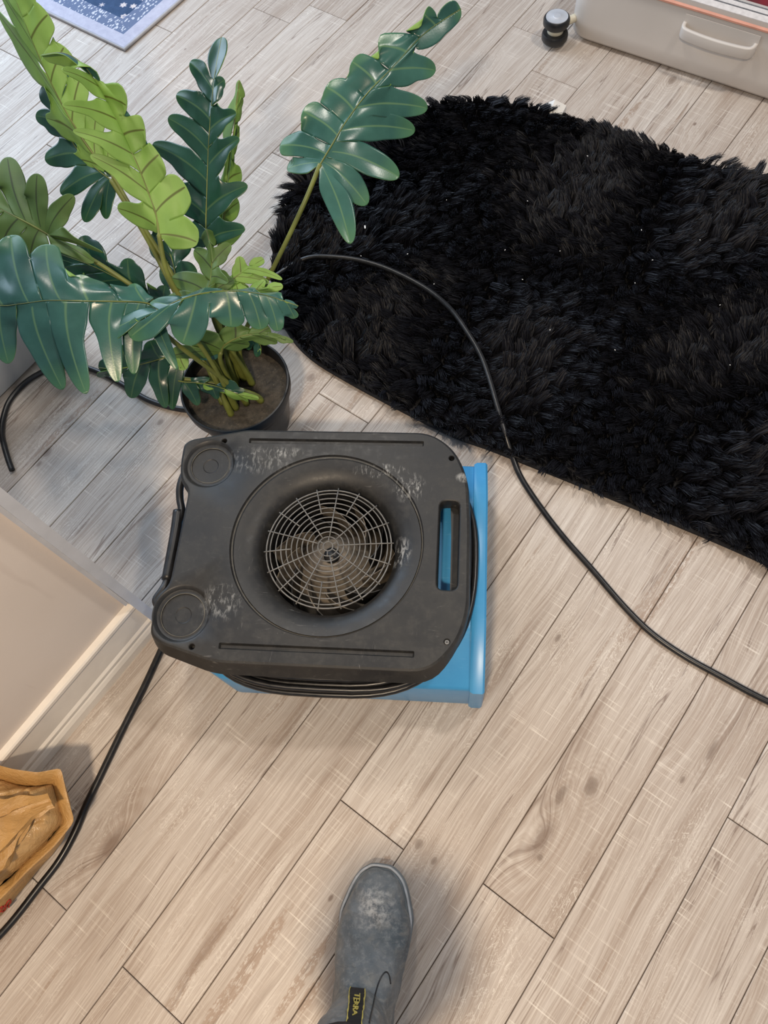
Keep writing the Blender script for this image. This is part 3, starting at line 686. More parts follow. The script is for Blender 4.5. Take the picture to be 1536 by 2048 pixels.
        for v in bm.verts: v.co = inv @ v.co
        me = bpy.data.meshes.new('leaf'); bm.to_mesh(me); bm.free()
        o = link('leaf', me, [M[mat], M[back]], t, smooth=True)
        if label: o['label'] = label
        md = o.modifiers.new('subd', 'SUBSURF'); md.levels = 1; md.render_levels = 1
        md = o.modifiers.new('thick', 'SOLIDIFY'); md.thickness = .0011; md.offset = -1; md.material_offset = 1; md.material_offset_rim = 1
        # stem + midrib
        p0 = PC + Vector((root[0], root[1], .108)); m0 = mp[0]; L = (m0 - p0).length
        if stem_path: sp = catmull([p0] + [P(*q) for q in stem_path] + [m0], 10)
        else:
            a = p0 + Vector((0, 0, L * .35)); b = m0 - Tan(0) * L * .22
            sp = [p0 * (1 - u) ** 3 + a * 3 * u * (1 - u) ** 2 + b * 3 * u * u * (1 - u) + m0 * u ** 3 for u in [i / 20 for i in range(21)]]
        ns = len(sp)
        cdir = Vector()
        path = sp[:-1] + mp; r0 = stem_r
        n_ = len(path)
        def rad(u):
            i = u * (n_ - 1)
            return r0 * (1.7 - .7 * smooth01(i / (ns * .35))) if i < ns * .35 else (r0 if i < ns else max(.0006, r0 * (.34 if front else .62) * (1 - .9 * (i - ns) / (n_ - ns))))
        dn = [(0 if i < ns else 1) for i in range(n_)]
        sgn = 1.0
        sm = bmesh.new(); add_tube(sm, [inv @ p for p in path], rad, 8); bm_link('stem', sm, M['stem'], o, smooth=True)
        return o
    # A: big leaf over the rug
    leaf([(640, 329, .42), (663, 291, .435), (692, 243, .45), (735, 186, .47), (787, 133, .485), (850, 66, .505), (922, 18, .515)],
         [(.02, 572, 338, .40, .020), (.10, 557, 290, .42, .020), (.24, 603, 221, .46, .020), (.40, 650, 172, .48, .020), (.56, 702, 122, .50, .018), (.74, 755, 92, .51, .017), (.88, 848, 28, .53, .016)],
         [(.00, 702, 492, .36, .024), (.04, 736, 412, .365, .025), (.12, 801, 356, .38, .024), (.27, 833, 262, .40, .022), (.41, 858, 217, .42, .022), (.64, 873, 141, .455, .020)],
         (.035, .0), stem_path=[(478, 700, .17), (515, 610, .24), (535, 560, .28), (575, 478, .34), (612, 398, .39)], label='upright leaf reaching right over the shag rug', sin=(.86, .34))
    # B2: pale leaf behind the dark upright one
    leaf([(436, 500, .30), (448, 430, .34), (458, 340, .38), (470, 240, .43), (478, 160, .46)], [(.1, 400, 470, .30), (.3, 410, 400, .34)],
         [(.05, 486, 455, .30, .017), (.25, 478, 404, .33, .017), (.45, 483, 345, .36, .016), (.65, 478, 262, .40, .012), (.8, 486, 200, .43, .010)], (.02, .02), front=False, back='leafback', sin=(.4,.5))
    # B: dark upright leaf
    leaf([(416, 500, .33), (412, 454, .35), (414, 375, .39), (417, 292, .43), (423, 208, .47), (430, 146, .49), (443, 74, .51)],
         [(.08, 352, 470, .33, .022), (.22, 318, 372, .38, .022), (.36, 302, 288, .41, .018), (.48, 334, 235, .44, .018), (.6, 350, 190, .46, .019), (.74, 378, 124, .49, .017)],
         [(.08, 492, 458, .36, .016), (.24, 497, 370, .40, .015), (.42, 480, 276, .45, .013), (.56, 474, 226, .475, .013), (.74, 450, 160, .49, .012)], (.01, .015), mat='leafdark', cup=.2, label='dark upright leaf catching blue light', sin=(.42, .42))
    # E: dark leaf behind the tall pale one
    leaf([(222, 360, .40), (190, 335, .405), (150, 292, .42), (118, 232, .44), (86, 168, .46)],
         [(.02, 212, 440, .36, .017), (.05, 168, 446, .36, .019), (.18, 119, 388, .38, .020), (.42, 88, 320, .40, .020), (.68, 70, 232, .43, .016)],
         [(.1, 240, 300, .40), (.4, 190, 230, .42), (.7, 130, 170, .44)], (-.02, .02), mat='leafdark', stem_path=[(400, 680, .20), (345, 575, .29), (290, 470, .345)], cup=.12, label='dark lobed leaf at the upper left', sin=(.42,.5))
    # D: tall pale leaf at the top left
    leaf([(226, 352, .40), (200, 325, .415), (160, 270, .45), (120, 200, .485), (86, 130, .52), (56, 60, .555), (28, -8, .585), (5, -60, .60)],
         [(.10, 140, 318, .40, .012), (.28, 92, 236, .435, .013), (.42, -6, 22, .53, .020), (.64, -20, -50, .58, .018), (.85, -30, -90, .60, .015)],
         [(.04, 216, 296, .43, .016), (.18, 194, 226, .465, .017), (.34, 160, 158, .50, .019), (.50, 130, 92, .535, .020), (.68, 98, 28, .57, .021), (.85, 68, -30, .60, .021)], (-.01, .03), front=False, cup=-.05,
         stem_path=[(415, 690, .19), (370, 600, .26), (325, 515, .32), (262, 415, .37)], label='tall pale leaf seen from below, top left', sin=(.55, .90))
    # C: lime leaf, underside to the viewer
    leaf([(318, 470, .42), (312, 430, .435), (296, 383, .46), (276, 333, .49), (251, 277, .52), (225, 223, .55), (196, 172, .575), (165, 128, .595), (128, 106, .60), (84, 110, .585)],
         [(.05, 234, 416, .43, .020), (.22, 178, 310, .52, .013), (.38, 143, 262, .565, .011), (.52, 122, 211, .60, .011), (.66, 122, 141, .63, .011)],
         [(.00, 398, 486, .40, .024), (.12, 374, 372, .45, .026), (.30, 320, 308, .50, .024), (.46, 292, 260, .53, .022), (.62, 256, 212, .565, .019)], (-.01, .0), front=False, cup=-.06, tb=.72,
         stem_path=[(425, 690, .22), (370, 610, .31), (334, 545, .37)], label='lime green leaf with its underside showing', sin=(.24, .84))
    # F: left leaf with rolled upper lobes
    leaf([(100, 472, .385), (62, 450, .40), (20, 428, .41), (-40, 398, .42), (-110, 360, .42)],
         [(.02, 192, 526, .36, .013), (.15, 60, 520, .37, .02), (.4, 0, 500, .38, .02), (.7, -70, 480, .39, .02)],
         [(.02, 210, 506, .40, .010), (.04, 150, 390, .43, .016), (.12, 75, 345, .44, .020), (.3, 15, 312, .44, .022), (.6, -60, 290, .44, .02)], (-.035, .01), front=False, back='leafolive', cup=-.1,
         stem_path=[(400, 700, .18), (330, 622, .26), (240, 555, .32), (160, 505, .36)], label='left leaf with rolled lobes', sin=(.6,.5))
    # F2: dark leaf along the left stems
    leaf([(345, 618, .27), (300, 596, .285), (240, 560, .30), (180, 530, .31), (110, 505, .31)],
         [(.1, 262, 628, .26, .014), (.3, 190, 609, .27, .014), (.5, 146, 582, .28, .014), (.75, 90, 545, .29, .016)],
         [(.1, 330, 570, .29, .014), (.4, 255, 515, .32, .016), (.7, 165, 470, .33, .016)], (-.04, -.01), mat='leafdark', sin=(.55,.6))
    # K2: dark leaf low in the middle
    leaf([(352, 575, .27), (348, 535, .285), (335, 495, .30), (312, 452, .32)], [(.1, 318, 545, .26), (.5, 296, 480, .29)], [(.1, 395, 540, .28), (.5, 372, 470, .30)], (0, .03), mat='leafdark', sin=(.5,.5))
    # J: small leaves in the centre
    leaf([(405, 606, .30), (420, 570, .315), (424, 530, .33), (420, 490, .35), (412, 458, .36)], [(.02, 330, 600, .285, .015), (.15, 342, 556, .30, .02), (.45, 388, 500, .33, .015)],
         [(.1, 470, 560, .31, .014), (.35, 458, 566, .345, .010), (.5, 462, 488, .34, .012)], (.0, .01), front=False, back='leafolive', label='short olive leaf in the middle of the plant')
    leaf([(432, 592, .29), (462, 562, .30), (492, 540, .305), (528, 518, .31)], [(.2, 440, 540, .31, .012), (.55, 478, 512, .32, .010)], [(.2, 500, 580, .28, .011), (.45, 540, 566, .285, .008), (.7, 566, 560, .29, .006)], (.03, .01), front=False, back='leafback', hw=.010)
    leaf([(440, 606, .285), (480, 590, .29), (520, 578, .295), (566, 572, .295)], [(.3, 470, 560, .295, .01), (.6, 530, 560, .30, .008)], [(.3, 500, 608, .28, .01), (.6, 560, 588, .285, .007)], (.03, -.01), front=False, back='leafback', hw=.009)
    # G: big teal leaf at the left, lobes hanging toward the viewer
    leaf([(330, 622, .345), (292, 606, .365), (240, 603, .385), (170, 602, .40), (96, 601, .41), (46, 607, .41), (0, 611, .405), (-70, 600, .39)],
         [(.10, 356, 742, .30, .013), (.18, 268, 752, .31, .017), (.32, 236, 768, .325, .019), (.50, 174, 792, .345, .022), (.66, 128, 783, .345, .023), (.86, 18, 730, .35, .024)],
         [(.14, 268, 566, .37, .012), (.42, 160, 548, .41, .016), (.52, 92, 486, .42, .022), (.68, 22, 468, .43, .022), (.84, -50, 480, .42, .022)], (-.03, -.02), cup=.10, tb=.9, label='broad teal leaf at the far left with hanging lobes', sin=(.26, .78))
    # K: dark leaf low left of the pot
    leaf([(372, 700, .22), (330, 715, .225), (285, 728, .22), (235, 738, .215), (196, 735, .205)],
         [(.05, 345, 822, .15, .015), (.32, 332, 818, .16, .014), (.5, 262, 798, .165, .018), (.75, 200, 756, .18, .014)],
         [(.1, 372, 740, .20, .015), (.3, 300, 680, .25, .018), (.6, 240, 690, .24, .016)], (-.045, -.02), mat='leafdark', label='dark leaf hanging low left of the pot', sin=(.45,.55))
    # I: underside below the front leaf
    leaf([(442, 705, .235), (452, 688, .25), (486, 672, .262), (525, 668, .262), (572, 680, .255)], [(.02, 340, 712, .235, .016), (.08, 372, 676, .27, .016), (.4, 470, 645, .28, .014), (.7, 540, 655, .27, .010)],
         [(.02, 396, 716, .22, .013), (.3, 500, 690, .24, .010), (.6, 556, 686, .245, .007), (.8, 588, 684, .25, .005)], (-.005, -.01), front=False, back='leafolive', hw=.008, label='olive underside of a drooping leaf above the pot', sin=(.72,.6))
    # M: small dark leaf at the back of the pot
    leaf([(478, 660, .22), (500, 672, .215), (520, 690, .205), (522, 706, .19)], [(.3, 530, 672, .20, .010)], [(.3, 494, 700, .19, .010), (.6, 512, 714, .185, .008)], (.03, .02), mat='leafdark', hw=.008)
    # L: small low leaf in front, tips over the soil
    leaf([(345, 758, .185), (368, 764, .19), (400, 766, .19), (441, 775, .185), (477, 788, .175), (518, 797, .165)],
         [(.2, 396, 812, .155, .014), (.5, 434, 799, .16, .010), (.78, 497, 803, .158, .006)], [(.3, 420, 756, .19, .008), (.7, 490, 780, .18, .006)], (.01, -.05), mat='leafdark', hw=.007, label='small low leaf with its blue-lit tip over the soil')
    # H: teal front leaf above the pot
    leaf([(318, 622, .375), (350, 604, .39), (390, 590, .40), (437, 582, .405), (487, 583, .40), (537, 592, .39), (597, 612, .37)],
         [(.06, 196, 674, .355, .020), (.16, 258, 676, .355, .021), (.34, 364, 690, .345, .028), (.55, 462, 656, .36, .024), (.70, 522, 660, .35, .018), (.82, 556, 664, .345, .013), (.92, 590, 638, .35, .009)],
         [(.10, 300, 604, .37, .012), (.35, 410, 574, .38, .014), (.6, 505, 574, .375, .012), (.8, 560, 584, .37, .008)], (-.01, -.03), cup=.12, tb=.94, hw=.008, sin=(.70, .7), label='glossy teal leaf in front above the pot')
potted_plant()

# ------------------------------------------------------------------ open suitcase (top right)
def suitcase():
    a = math.atan2(.306 - .806, 1.774 - 1.741)          # direction along the near side
    t = thing('open_suitcase', 'white hard-shell suitcase lying open on the floor at the upper right, red clothes inside', 'suitcase', (1.742, .850, 0), a)
    # local: x along the side, y = away from the viewer (world +x side)
    L, D, HT = .74, .50, .176
    def ring(e, z, r): return round_poly([Vector((e + .012, e, z)), Vector((L - e, e, z)), Vector((L - e, D - e, z)), Vector((e + .012, D - e, z))], max(r - e, .01), 8)
    bm = bmesh.new(); rr = add_loft(bm, [ring(.022, .004, .06), ring(.008, .008, .06), ring(.001, .018, .06), ring(-.001, .05, .06), ring(.002, HT, .06), ring(.006, HT + .002, .06), ring(.008, HT - .010, .06), ring(.012, .02, .06)], True, True)
    o = bm_link('shell', bm, M['case'], t, smooth=True); autosmooth(o, 45)
    for nm, e0, e1, z0, z1, m in (('copper_piping', -.003, .004, HT - .012, HT - .008, 'copper'), ('zip_tape', .002, .016, HT + .002, HT + .006, 'zip_light'), ('zip_teeth', .016, .019, HT + .006, HT + .007, 'zip_dark'), ('zip_tape', .019, .031, HT + .0065, HT + .008, 'zip_light'), ('zip_teeth', .031, .034, HT + .008, HT + .009, 'zip_dark'), ('shell_lip', .034, .052, HT + .008, HT + .002, 'case')):
        bm = bmesh.new()
        lo = [ring(e0, z0, .06), ring(e1, z1, .06), ring(e1, z1 - .004, .06), ring(e0, z0 - .004, .06)]
        vv = [[bm.verts.new(p) for p in r_] for r_ in lo]; n = len(vv[0])
        for q in range(4):
            A, B = vv[q], vv[(q + 1) % 4]
            for k in range(n): bm.faces.new((A[k], A[(k + 1) % n], B[(k + 1) % n], B[k]))
        bm_link(nm, bm, M[m], t, smooth=False)
    # recess panel and carry handle on the near side (y = 0)
    bm = bmesh.new(); add_box(bm, (.385, -.0005, .122), (.175, .0025, .052)); bevel(bm, .0012); bm_link('handle_recess', bm, M['case'], t)
    path = [Vector((x + .046, y, z)) for x, y, z in ((.254, .002, .118), (.256, -.012, .1165), (.266, -.020, .116), (.30, -.024, .1155), (.337, -.025, .115), (.376, -.024, .1155), (.410, -.020, .116), (.420, -.012, .1165), (.422, .002, .118))]
    bm = bmesh.new(); pp = catmull(path, 5); rings = []
    for i, p in enumerate(pp):
        tt = (pp[min(i + 1, len(pp) - 1)] - pp[max(i - 1, 0)]).normalized(); nn = tt.cross(Vector((0, 0, 1))).normalized()
        rings.append([p + nn * a_ * .0045 + Vector((0, 0, b_ * .013)) for a_, b_ in ((-1, -.8), (-.8, -1), (.8, -1), (1, -.8), (1, .8), (.8, 1), (-.8, 1), (-1, .8))])
    add_loft(bm, rings); bm_link('carry_handle', bm, M['case'], t, smooth=True)
    # casters on the end face, axle upright because the case lies down
    for (cy, first) in ((.052, True), (.44, False)):
        c = (-.002, -.032) if first else (-.03, cy)
        fk = bmesh.new(); add_tube(fk, [Vector((.055, cy - .01, .050)), Vector((.03, cy - .03 if first else cy, .048)), Vector((c[0], c[1], .046))], .010, 10); f = bm_link('caster_fork', fk, M['cream'], t, smooth=True)
        for z0 in (.012, .050):
            bm = bmesh.new(); add_lathe(bm, [(.018, z0), (.030, z0 + .001), (.0325, z0 + .005), (.0325, z0 + .017), (.030, z0 + .021), (.018, z0 + .022)], c, 32, True, True); wl = bm_link('caster_wheel', bm, M['black2'], f, smooth=True); autosmooth(wl, 50)
            if z0 < .02: continue
            bm = bmesh.new(); add_lathe(bm, [(.0275, z0 + .019), (.0270, z0 + .0228), (.010, z0 + .0234), (.009, z0 + .0240)], c, 32, True, True); autosmooth(bm_link('hub_cap', bm, M['chrome'], f, smooth=True), 30)
        bm = bmesh.new(); add_lathe(bm, [(.020, .022), (.020, .053)], c, 24, True, True); bm_link('caster_core', bm, M['cream'], f, smooth=True)
    return t, a
sc_t, sc_a = suitcase()
# red garment lying in the suitcase
def garment():
    c, s = math.cos(sc_a), math.sin(sc_a); o0 = Vector((1.742, .850, 0)); bm = bmesh.new(); nx, ny = 34, 24; g = []
    for j in range(ny + 1):
        for i in range(nx + 1):
            x = .07 + .60 * i / nx; y = .07 + .36 * j / ny; e = min(i, nx - i, j, ny - j) / 3
            z = .150 + .022 * noise.noise(Vector((x * 14, y * 18, 2))) + .012 * noise.noise(Vector((x * 40, y * 30, 5))) - .04 * max(0, 1 - e)
            g.append(bm.verts.new((o0.x + x * c - y * s, o0.y + x * s + y * c, z)))
    for j in range(ny):
        for i in range(nx): a = j * (nx + 1) + i; bm.faces.new((g[a], g[a + 1], g[a + nx + 2], g[a + nx + 1]))
    geo_ = bmesh.ops.extrude_face_region(bm, geom=list(bm.faces))['geom']
    for v in geo_:
        if isinstance(v, bmesh.types.BMVert): v.co.z = .026
    o = bm_link('red_garment', bm, M['red'], smooth=True); autosmooth(o, 70); tag(o, 'dark red clothes packed in the open white suitcase', 'clothes')
garment()
# ------------------------------------------------------------------ pale case at the left edge
def pale_case():
    t = thing('hard_case', 'pale grey hard-shell case on the floor behind the left leaves, cut by the left edge', 'suitcase', (.385, 1.285, 0), 0)
    L, D, HT = .62, .16, .155
    def ring(e, z, r): return round_poly([Vector((-L + e, e, z)), Vector((-e, e, z)), Vector((-e, D - e, z)), Vector((-L + e, D - e, z))], max(r - e, .008), 6)
    bm = bmesh.new(); add_loft(bm, [ring(.006, .003, .03), ring(.001, .008, .03), ring(0, .03, .03), ring(0, HT - .02, .03), ring(.004, HT - .006, .03), ring(.014, HT, .03)]); o = bm_link('shell', bm, M['case2'], t, smooth=True); autosmooth(o, 40)
    bm = bmesh.new(); 
    rg = []
    for r_, dy in ((.020, .004), (.026, -.002), (.028, -.010), (.024, -.016), (.010, -.018)):
        rg.append([Vector((-.268 + r_ * math.cos(2 * math.pi * k / 28), dy, .058 + r_ * math.sin(2 * math.pi * k / 28))) for k in range(28)])
    add_loft(bm, rg); bm_link('side_wheel', bm, M['black2'], t, smooth=True)
pale_case()

# ------------------------------------------------------------------ scrap of card by the rug
bm = bmesh.new(); A, B, C, D_ = P(1092, 207, .034), P(1112, 201, .042), P(1133, 211, .036), P(1124, 228, .030); E_ = P(1100, 228, .030); T_ = P(1110, 199, .052)
vs = [bm.verts.new(v) for v in (A, T_, C, D_, E_)]; bm.faces.new((vs[0], vs[1], vs[4])); bm.faces.new((vs[1], vs[2], vs[3], vs[4]))
lo = [bm.verts.new(Vector((v.x, v.y, .001))) for v in (A, C, D_, E_)]; bm.faces.new((vs[0], vs[4], lo[3], lo[0])); bm.faces.new((vs[4], vs[3], lo[2], lo[3])); bm.faces.new((vs[3], vs[2], lo[1], lo[2])); bm.faces.new((lo[0], lo[3], lo[2], lo[1])); bm.faces.new((vs[0], lo[0], lo[1], vs[2], vs[1]))
o = bm_link('paper_scrap', bm, M['paper']); tag(o, 'small folded white card tucked at the far edge of the black shag rug', 'paper')
# lint on the rug
bm = bmesh.new(); LR = random.Random(3)
spots = [(730, 454), (722, 512), (1045, 559), (893, 400), (1120, 502), (1283, 460), (1175, 312), (1055, 402), (1270, 566), (1440, 610), (1305, 520), (1100, 660), (1460, 730), (1010, 500), (1230, 700), (815, 508), (868, 568), (1400, 480)]
for i, (x, y) in enumerate(spots):
    p = P(x, y, .052); a = LR.uniform(0, 3); L_ = .008 if i in (0,) else LR.uniform(.0015, .003)
    mt = Matrix.Rotation(a, 3, 'Z'); add_box(bm, p, (L_, .0011 if i else .003, .001), mt)
o = bm_link('lint', bm, M['paper'], kind='stuff'); tag(o, 'white lint and crumbs caught in the black shag pile', 'lint')

# ------------------------------------------------------------------ paper and plastic bag, lower left
def bag_mat(name, c1, c2, rough, tr):
    t = NT(name); co = t.coord(); n = t.noise(co, 18, 4, .6); t.base(t.mix(t.mapr(n, .3, .7), c1, c2)); t.rough(rough); t.bump(t.noise(co, 30, 5, .65, 1.2), .8, .006)
    t.b.inputs['Transmission Weight'].default_value = tr; return t.m
M['bag'] = bag_mat('ochre_plastic', (.40, .22, .07), (.50, .29, .10), .42, 0)
M['liner'] = bag_mat('glossy_tan_plastic', (.42, .25, .10), (.56, .36, .16), .16, 0)
M['print'] = simple('red_print', (.35, .02, .01), .5)
def bag():
    t = thing('shopping_bag', 'crumpled ochre plastic bag at the lower left, with red script print', 'bag', (0, 0, 0))
    rim = Q([(-120, 1560, .13), (-40, 1520, .15), (25, 1538, .15), (75, 1545, .145), (122, 1536, .13), (134, 1590, .12), (149, 1642, .10), (112, 1690, .10), (56, 1742, .10), (0, 1800, .09), (-80, 1860, .10), (-170, 1760, .12)])
    base = Q([(-90, 1600, .004), (-20, 1590, .004), (45, 1580, .004), (90, 1572, .004), (116, 1570, .004), (134, 1612, .004), (139, 1648, .004), (102, 1710, .004), (56, 1766, .004), (6, 1828, .004), (-60, 1890, .004), (-130, 1780, .004)])
    lin = lambda L_: [L_[i].lerp(L_[(i + 1) % len(L_)], k / 6) for i in range(len(L_)) for k in range(6)]
    soft = lambda L_: [(L_[i - 1] + L_[i] * 2 + L_[(i + 1) % len(L_)]) / 4 for i in range(len(L_))]
    rim = soft(lin(rim)); base = soft(lin(base)); cen = sum(rim, Vector()) / len(rim)
    bm = bmesh.new(); rings = []
    for j in range(11):
        f = j / 10; r_ = []
        for k, (a, b) in enumerate(zip(base, rim)):
            p = a.lerp(b, f); o_ = (p - cen); o_.z = 0; o_.normalize(); cr = noise.noise(Vector((p.x * 28, p.y * 28, p.z * 22))) * .016 + noise.ridged_multi_fractal(Vector((p.x * 14, p.y * 14, p.z * 14)), .9, 2.1, 3, 1, 2) * .003
            r_.append(p + o_ * cr * math.sin(f * math.pi) * .7)
        rings.append(r_)
    # folded-over lip and inner wall
    for f, s in ((-.02, .97), (.10, .86), (.35, .76), (.9, .70)):
        rings.append([cen.lerp(b, s) * 1 + Vector((0, 0, -.035 * f)) for b in rim])
    add_loft(bm, rings, True, False); o = ob_ = bm_link('outer_bag', bm, M['bag'], t, smooth=True); autosmooth(o, 40)
    # glossy crumpled liner bulging inside
    def crum(p, k=1.0): return k * sum(a_ * (1 - 2.6 * abs(noise.noise(Vector((p.x * f_ + .3 * p.y * f_, p.y * f_, f_))))) for a_, f_ in ((.013, 14), (.008, 27), (.003, 60)))
    bm = bmesh.new(); n = 132; rings = []
    lrim = catmull(rim[::4], n // len(rim[::4]) + 1, True); nl_ = len(lrim)
    for j in range(44):
        f = j / 43; r_ = []
        for k in range(nl_):
            p = cen.lerp(lrim[k], .76 * math.cos(f * math.pi / 2)); p.z = .075 + .070 * math.sin(f * math.pi / 2) ** .7 + crum(p)
            r_.append(p)
        rings.append(r_)
    add_loft(bm, rings, False, True); o = bm_link('inner_liner', bm, M['liner'], t, smooth=True); autosmooth(o, 42)
    # gathered neck of the liner folded across it
    bm = bmesh.new(); rings = []; A_ = P(104, 1602, .152); B_ = P(-90, 1735, .165); dl = (B_ - A_).normalized(); sd_ = dl.cross(Vector((0, 0, 1))).normalized()
    for j in range(40):
        f = j / 39; c_ = A_.lerp(B_, f) + sd_ * .010 * math.sin(f * 5); wd_ = .010 + .030 * smooth01(f * 1.6); r_ = []
        for k in range(20):
            a = 2 * math.pi * k / 20; w_ = 1 + .28 * math.sin(3 * a + f * 4) + .2 * math.sin(7 * a - f * 3) + .3 * noise.noise(Vector((f * 9, math.cos(a) * 2, math.sin(a) * 2)))
            r_.append(c_ + sd_ * math.cos(a) * wd_ * w_ + Vector((0, 0, math.sin(a) * wd_ * .45 * w_)))
        rings.append(r_)
    add_loft(bm, rings); o = bm_link('gathered_neck', bm, M['bag'], t, smooth=True); autosmooth(o, 48)
    # red script on the side wall near the lower left
    strokes = [[(-6, 1822), (0, 1816), (4, 1812), (3, 1820), (-4, 1826)], [(2, 1822), (6, 1814), (10, 1810), (12, 1814), (8, 1820), (4, 1823)], [(10, 1814), (14, 1804), (19, 1799), (21, 1803), (15, 1811), (18, 1814)]]
    bpy.context.view_layer.update(); oe = ob_.evaluated_get(bpy.context.evaluated_depsgraph_get()); cp = Vector((0, 0, H))
    def onbag(x, y):
        ok, hit, nr, _ = oe.ray_cast(cp, (P(x, y, 0) - cp).normalized()); return hit + nr * .0008 if ok else P(x, y, .03)
    bm = bmesh.new()
    for s in strokes: add_tube(bm, [onbag(q.x, q.y) for q in catmull([Vector((x, y, 0)) for x, y in s], 5)], .0012, 6)
    bm_link('red_script', bm, M['print'], t, smooth=True)
bag()

# ------------------------------------------------------------------ boot
def boot():
    o0 = Vector((-.086, .078, 0)); ax = Vector((-.875, -.484, 0)).normalized(); sd = Vector((-ax.y, ax.x, 0))   # ax: toe -> heel
    th = math.atan2(ax.y, ax.x)
    t = thing('rubber_boot', 'dusty grey pull-on work boot standing on the floor at the bottom edge', 'boot', o0, th)
    # local x: toe -> heel, y: sideways, z up
    def outline(s):   # half widths (right, left) at distance s
        pts = [(0, .012, .011), (.003, .020, .018), (.008, .028, .026), (.02, .038, .035), (.04, .047, .044), (.07, .055, .052), (.10, .054, .051), (.14, .048, .045), (.18, .041, .040), (.22, .038, .038), (.26, .036, .036), (.285, .030, .030), (.30, .006, .006)]
        for a, b in zip(pts[:-1], pts[1:]):
            if s <= b[0]: f = (s - a[0]) / (b[0] - a[0]); return a[1] + (b[1] - a[1]) * f, a[2] + (b[2] - a[2]) * f
        return pts[-1][1:]
    ss = [0, .004, .01, .02, .035, .05, .07, .09, .11, .14, .17, .20, .23, .26, .28, .292, .30]
    loop = [Vector((s, outline(s)[0], 0)) for s in ss] + [Vector((s, -outline(s)[1], 0)) for s in ss[::-1]]
    loop = catmull(loop, 3, True)
    cenx = Vector((.15, 0, 0))
    def off(e): return [Vector((cenx.x + (v.x - cenx.x) * (1 + e / .15), v.y * (1 + e / .05), 0)) for v in loop]
    def Z(l, z): return [Vector((v.x, v.y, z)) for v in l]
    M['sole'] = simple('grey_rubber_sole', (.16, .19, .21), .6, var=.2, scale=40, bump=.2)
    M['welt'] = simple('dusty_welt', (.42, .44, .46), .7, var=.2, scale=60)
    bm = bmesh.new(); add_loft(bm, [Z(off(.002), 0.0), Z(off(.004), .004), Z(off(.004), .022), Z(off(.0015), .027)]); o = bm_link('sole', bm, M['sole'], t, smooth=True); autosmooth(o, 45)
    bm = bmesh.new(); lp = [v for v in Z(off(.0005), .0275)]; add_tube(bm, lp, .0022, 6, True); bm_link('welt', bm, M['welt'], t, smooth=True)
    # upper: vamp and shaft as one surface
    bm = bmesh.new()
    def topz(s):
        pts = [(0, .036), (.012, .047), (.03, .058), (.06, .066), (.10, .073), (.13, .084), (.16, .102), (.19, .13), (.22, .15), (.26, .15), (.30, .12)]
        for a, b in zip(pts[:-1], pts[1:]):
            if s <= b[0]: f = (s - a[0]) / (b[0] - a[0]); return a[1] + (b[1] - a[1]) * f
        return .12
    rings = []; n = 32
    for s in (.003, .007, .014, .025, .04, .06, .08, .10, .12, .14, .16, .18, .20, .22, .24, .262, .28, .292):
        wr, wl = outline(s); gw = .0075 * smooth01((s - .05) / .06) - .002; wr += gw; wl += gw; tz = topz(s); r_ = []
        for k in range(n):
            a = 2 * math.pi * k / n; c, q = math.cos(a), math.sin(a); hw_ = wr if c > 0 else wl
            z = .024 + (tz - .024) * (abs(q) ** .75 if q > 0 else -0.0); sh = 1 if q <= 0 else 1
            r_.append(Vector((s, hw_ * math.copysign(abs(c) ** .75, c), z)))
        rings.append(r_)
    add_loft(bm, rings)
    rings = []
    for z, cx, rx, ry in ((.03, .232, .058, .043), (.07, .228, .062, .045), (.10, .222, .064, .046), (.13, .216, .060, .046), (.16, .216, .056, .048), (.20, .218, .056, .051), (.258, .228, .054, .050)):
        rings.append([Vector((cx + rx * math.cos(2 * math.pi * k / n), ry * math.sin(2 * math.pi * k / n), z)) for k in range(n)])
    add_loft(bm, rings)
    u = bm_link('upper', bm, None or simple('tmp', (.2, .2, .2)), t, smooth=True)
    m = NT('dusty_grey_boot_leather'); co = m.coord(); n1 = m.noise(co, 14, 5, .6); n2 = m.noise(co, 90, 5, .75); n3 = m.noise(co, 1, 4, .65, 2.0, sc=(26, 12, 20)); ver = m.noise(co, 300, 3, .7)
    c = m.mix(m.mapr(n1, .35, .65), (.085, .105, .12), (.17, .185, .195)); c = m.mix(m.math('MULTIPLY', m.mapr(n3, .5, .68), .55), c, (.27, .26, .23)); c = m.mix(m.math('MULTIPLY', m.mapr(n2, .5, .72), .45), c, (.38, .39, .38))
    spx = m.n('ShaderNodeMapping'); m.l(co, spx.inputs[0]); spx.inputs['Scale'].default_value = (28, 30, 0); spx.inputs['Location'].default_value = (-28 * .055, 0, 0); ln = m.n('ShaderNodeVectorMath', operation='LENGTH'); m.l(spx.outputs[0], ln.inputs[0])
    c = m.mix(m.math('MULTIPLY', m.math('MULTIPLY', m.mapr(ln.outputs['Value'], 1.1, .2), m.mapr(n2, .42, .62)), .8), c, (.62, .60, .56))
    m.base(c); m.rough(m.mapr(n2, .3, .7, .42, .7)); m.bump(m.math('ADD', n3, m.math('MULTIPLY', n2, .3)), .45, .004)
    u.data.materials[0] = m.m; M['bootl'] = m.m
    md = u.modifiers.new('r', 'REMESH'); md.mode = 'VOXEL'; md.voxel_size = .0035; md.use_smooth_shade = True
    md = u.modifiers.new('s', 'SMOOTH'); md.factor = .6; md.iterations = 14
    tx = bpy.data.textures.new('wrinkle', 'CLOUDS'); tx.noise_scale = .028; tx.noise_depth = 2
    md = u.modifiers.new('d', 'DISPLACE'); md.texture = tx; md.strength = .009; md.mid_level = .5; md.texture_coords = 'LOCAL'
    # elastic gusset on the right flank with its dark seam
    inv = Matrix.Rotation(-th, 4, 'Z') @ Matrix.Translation(-o0)
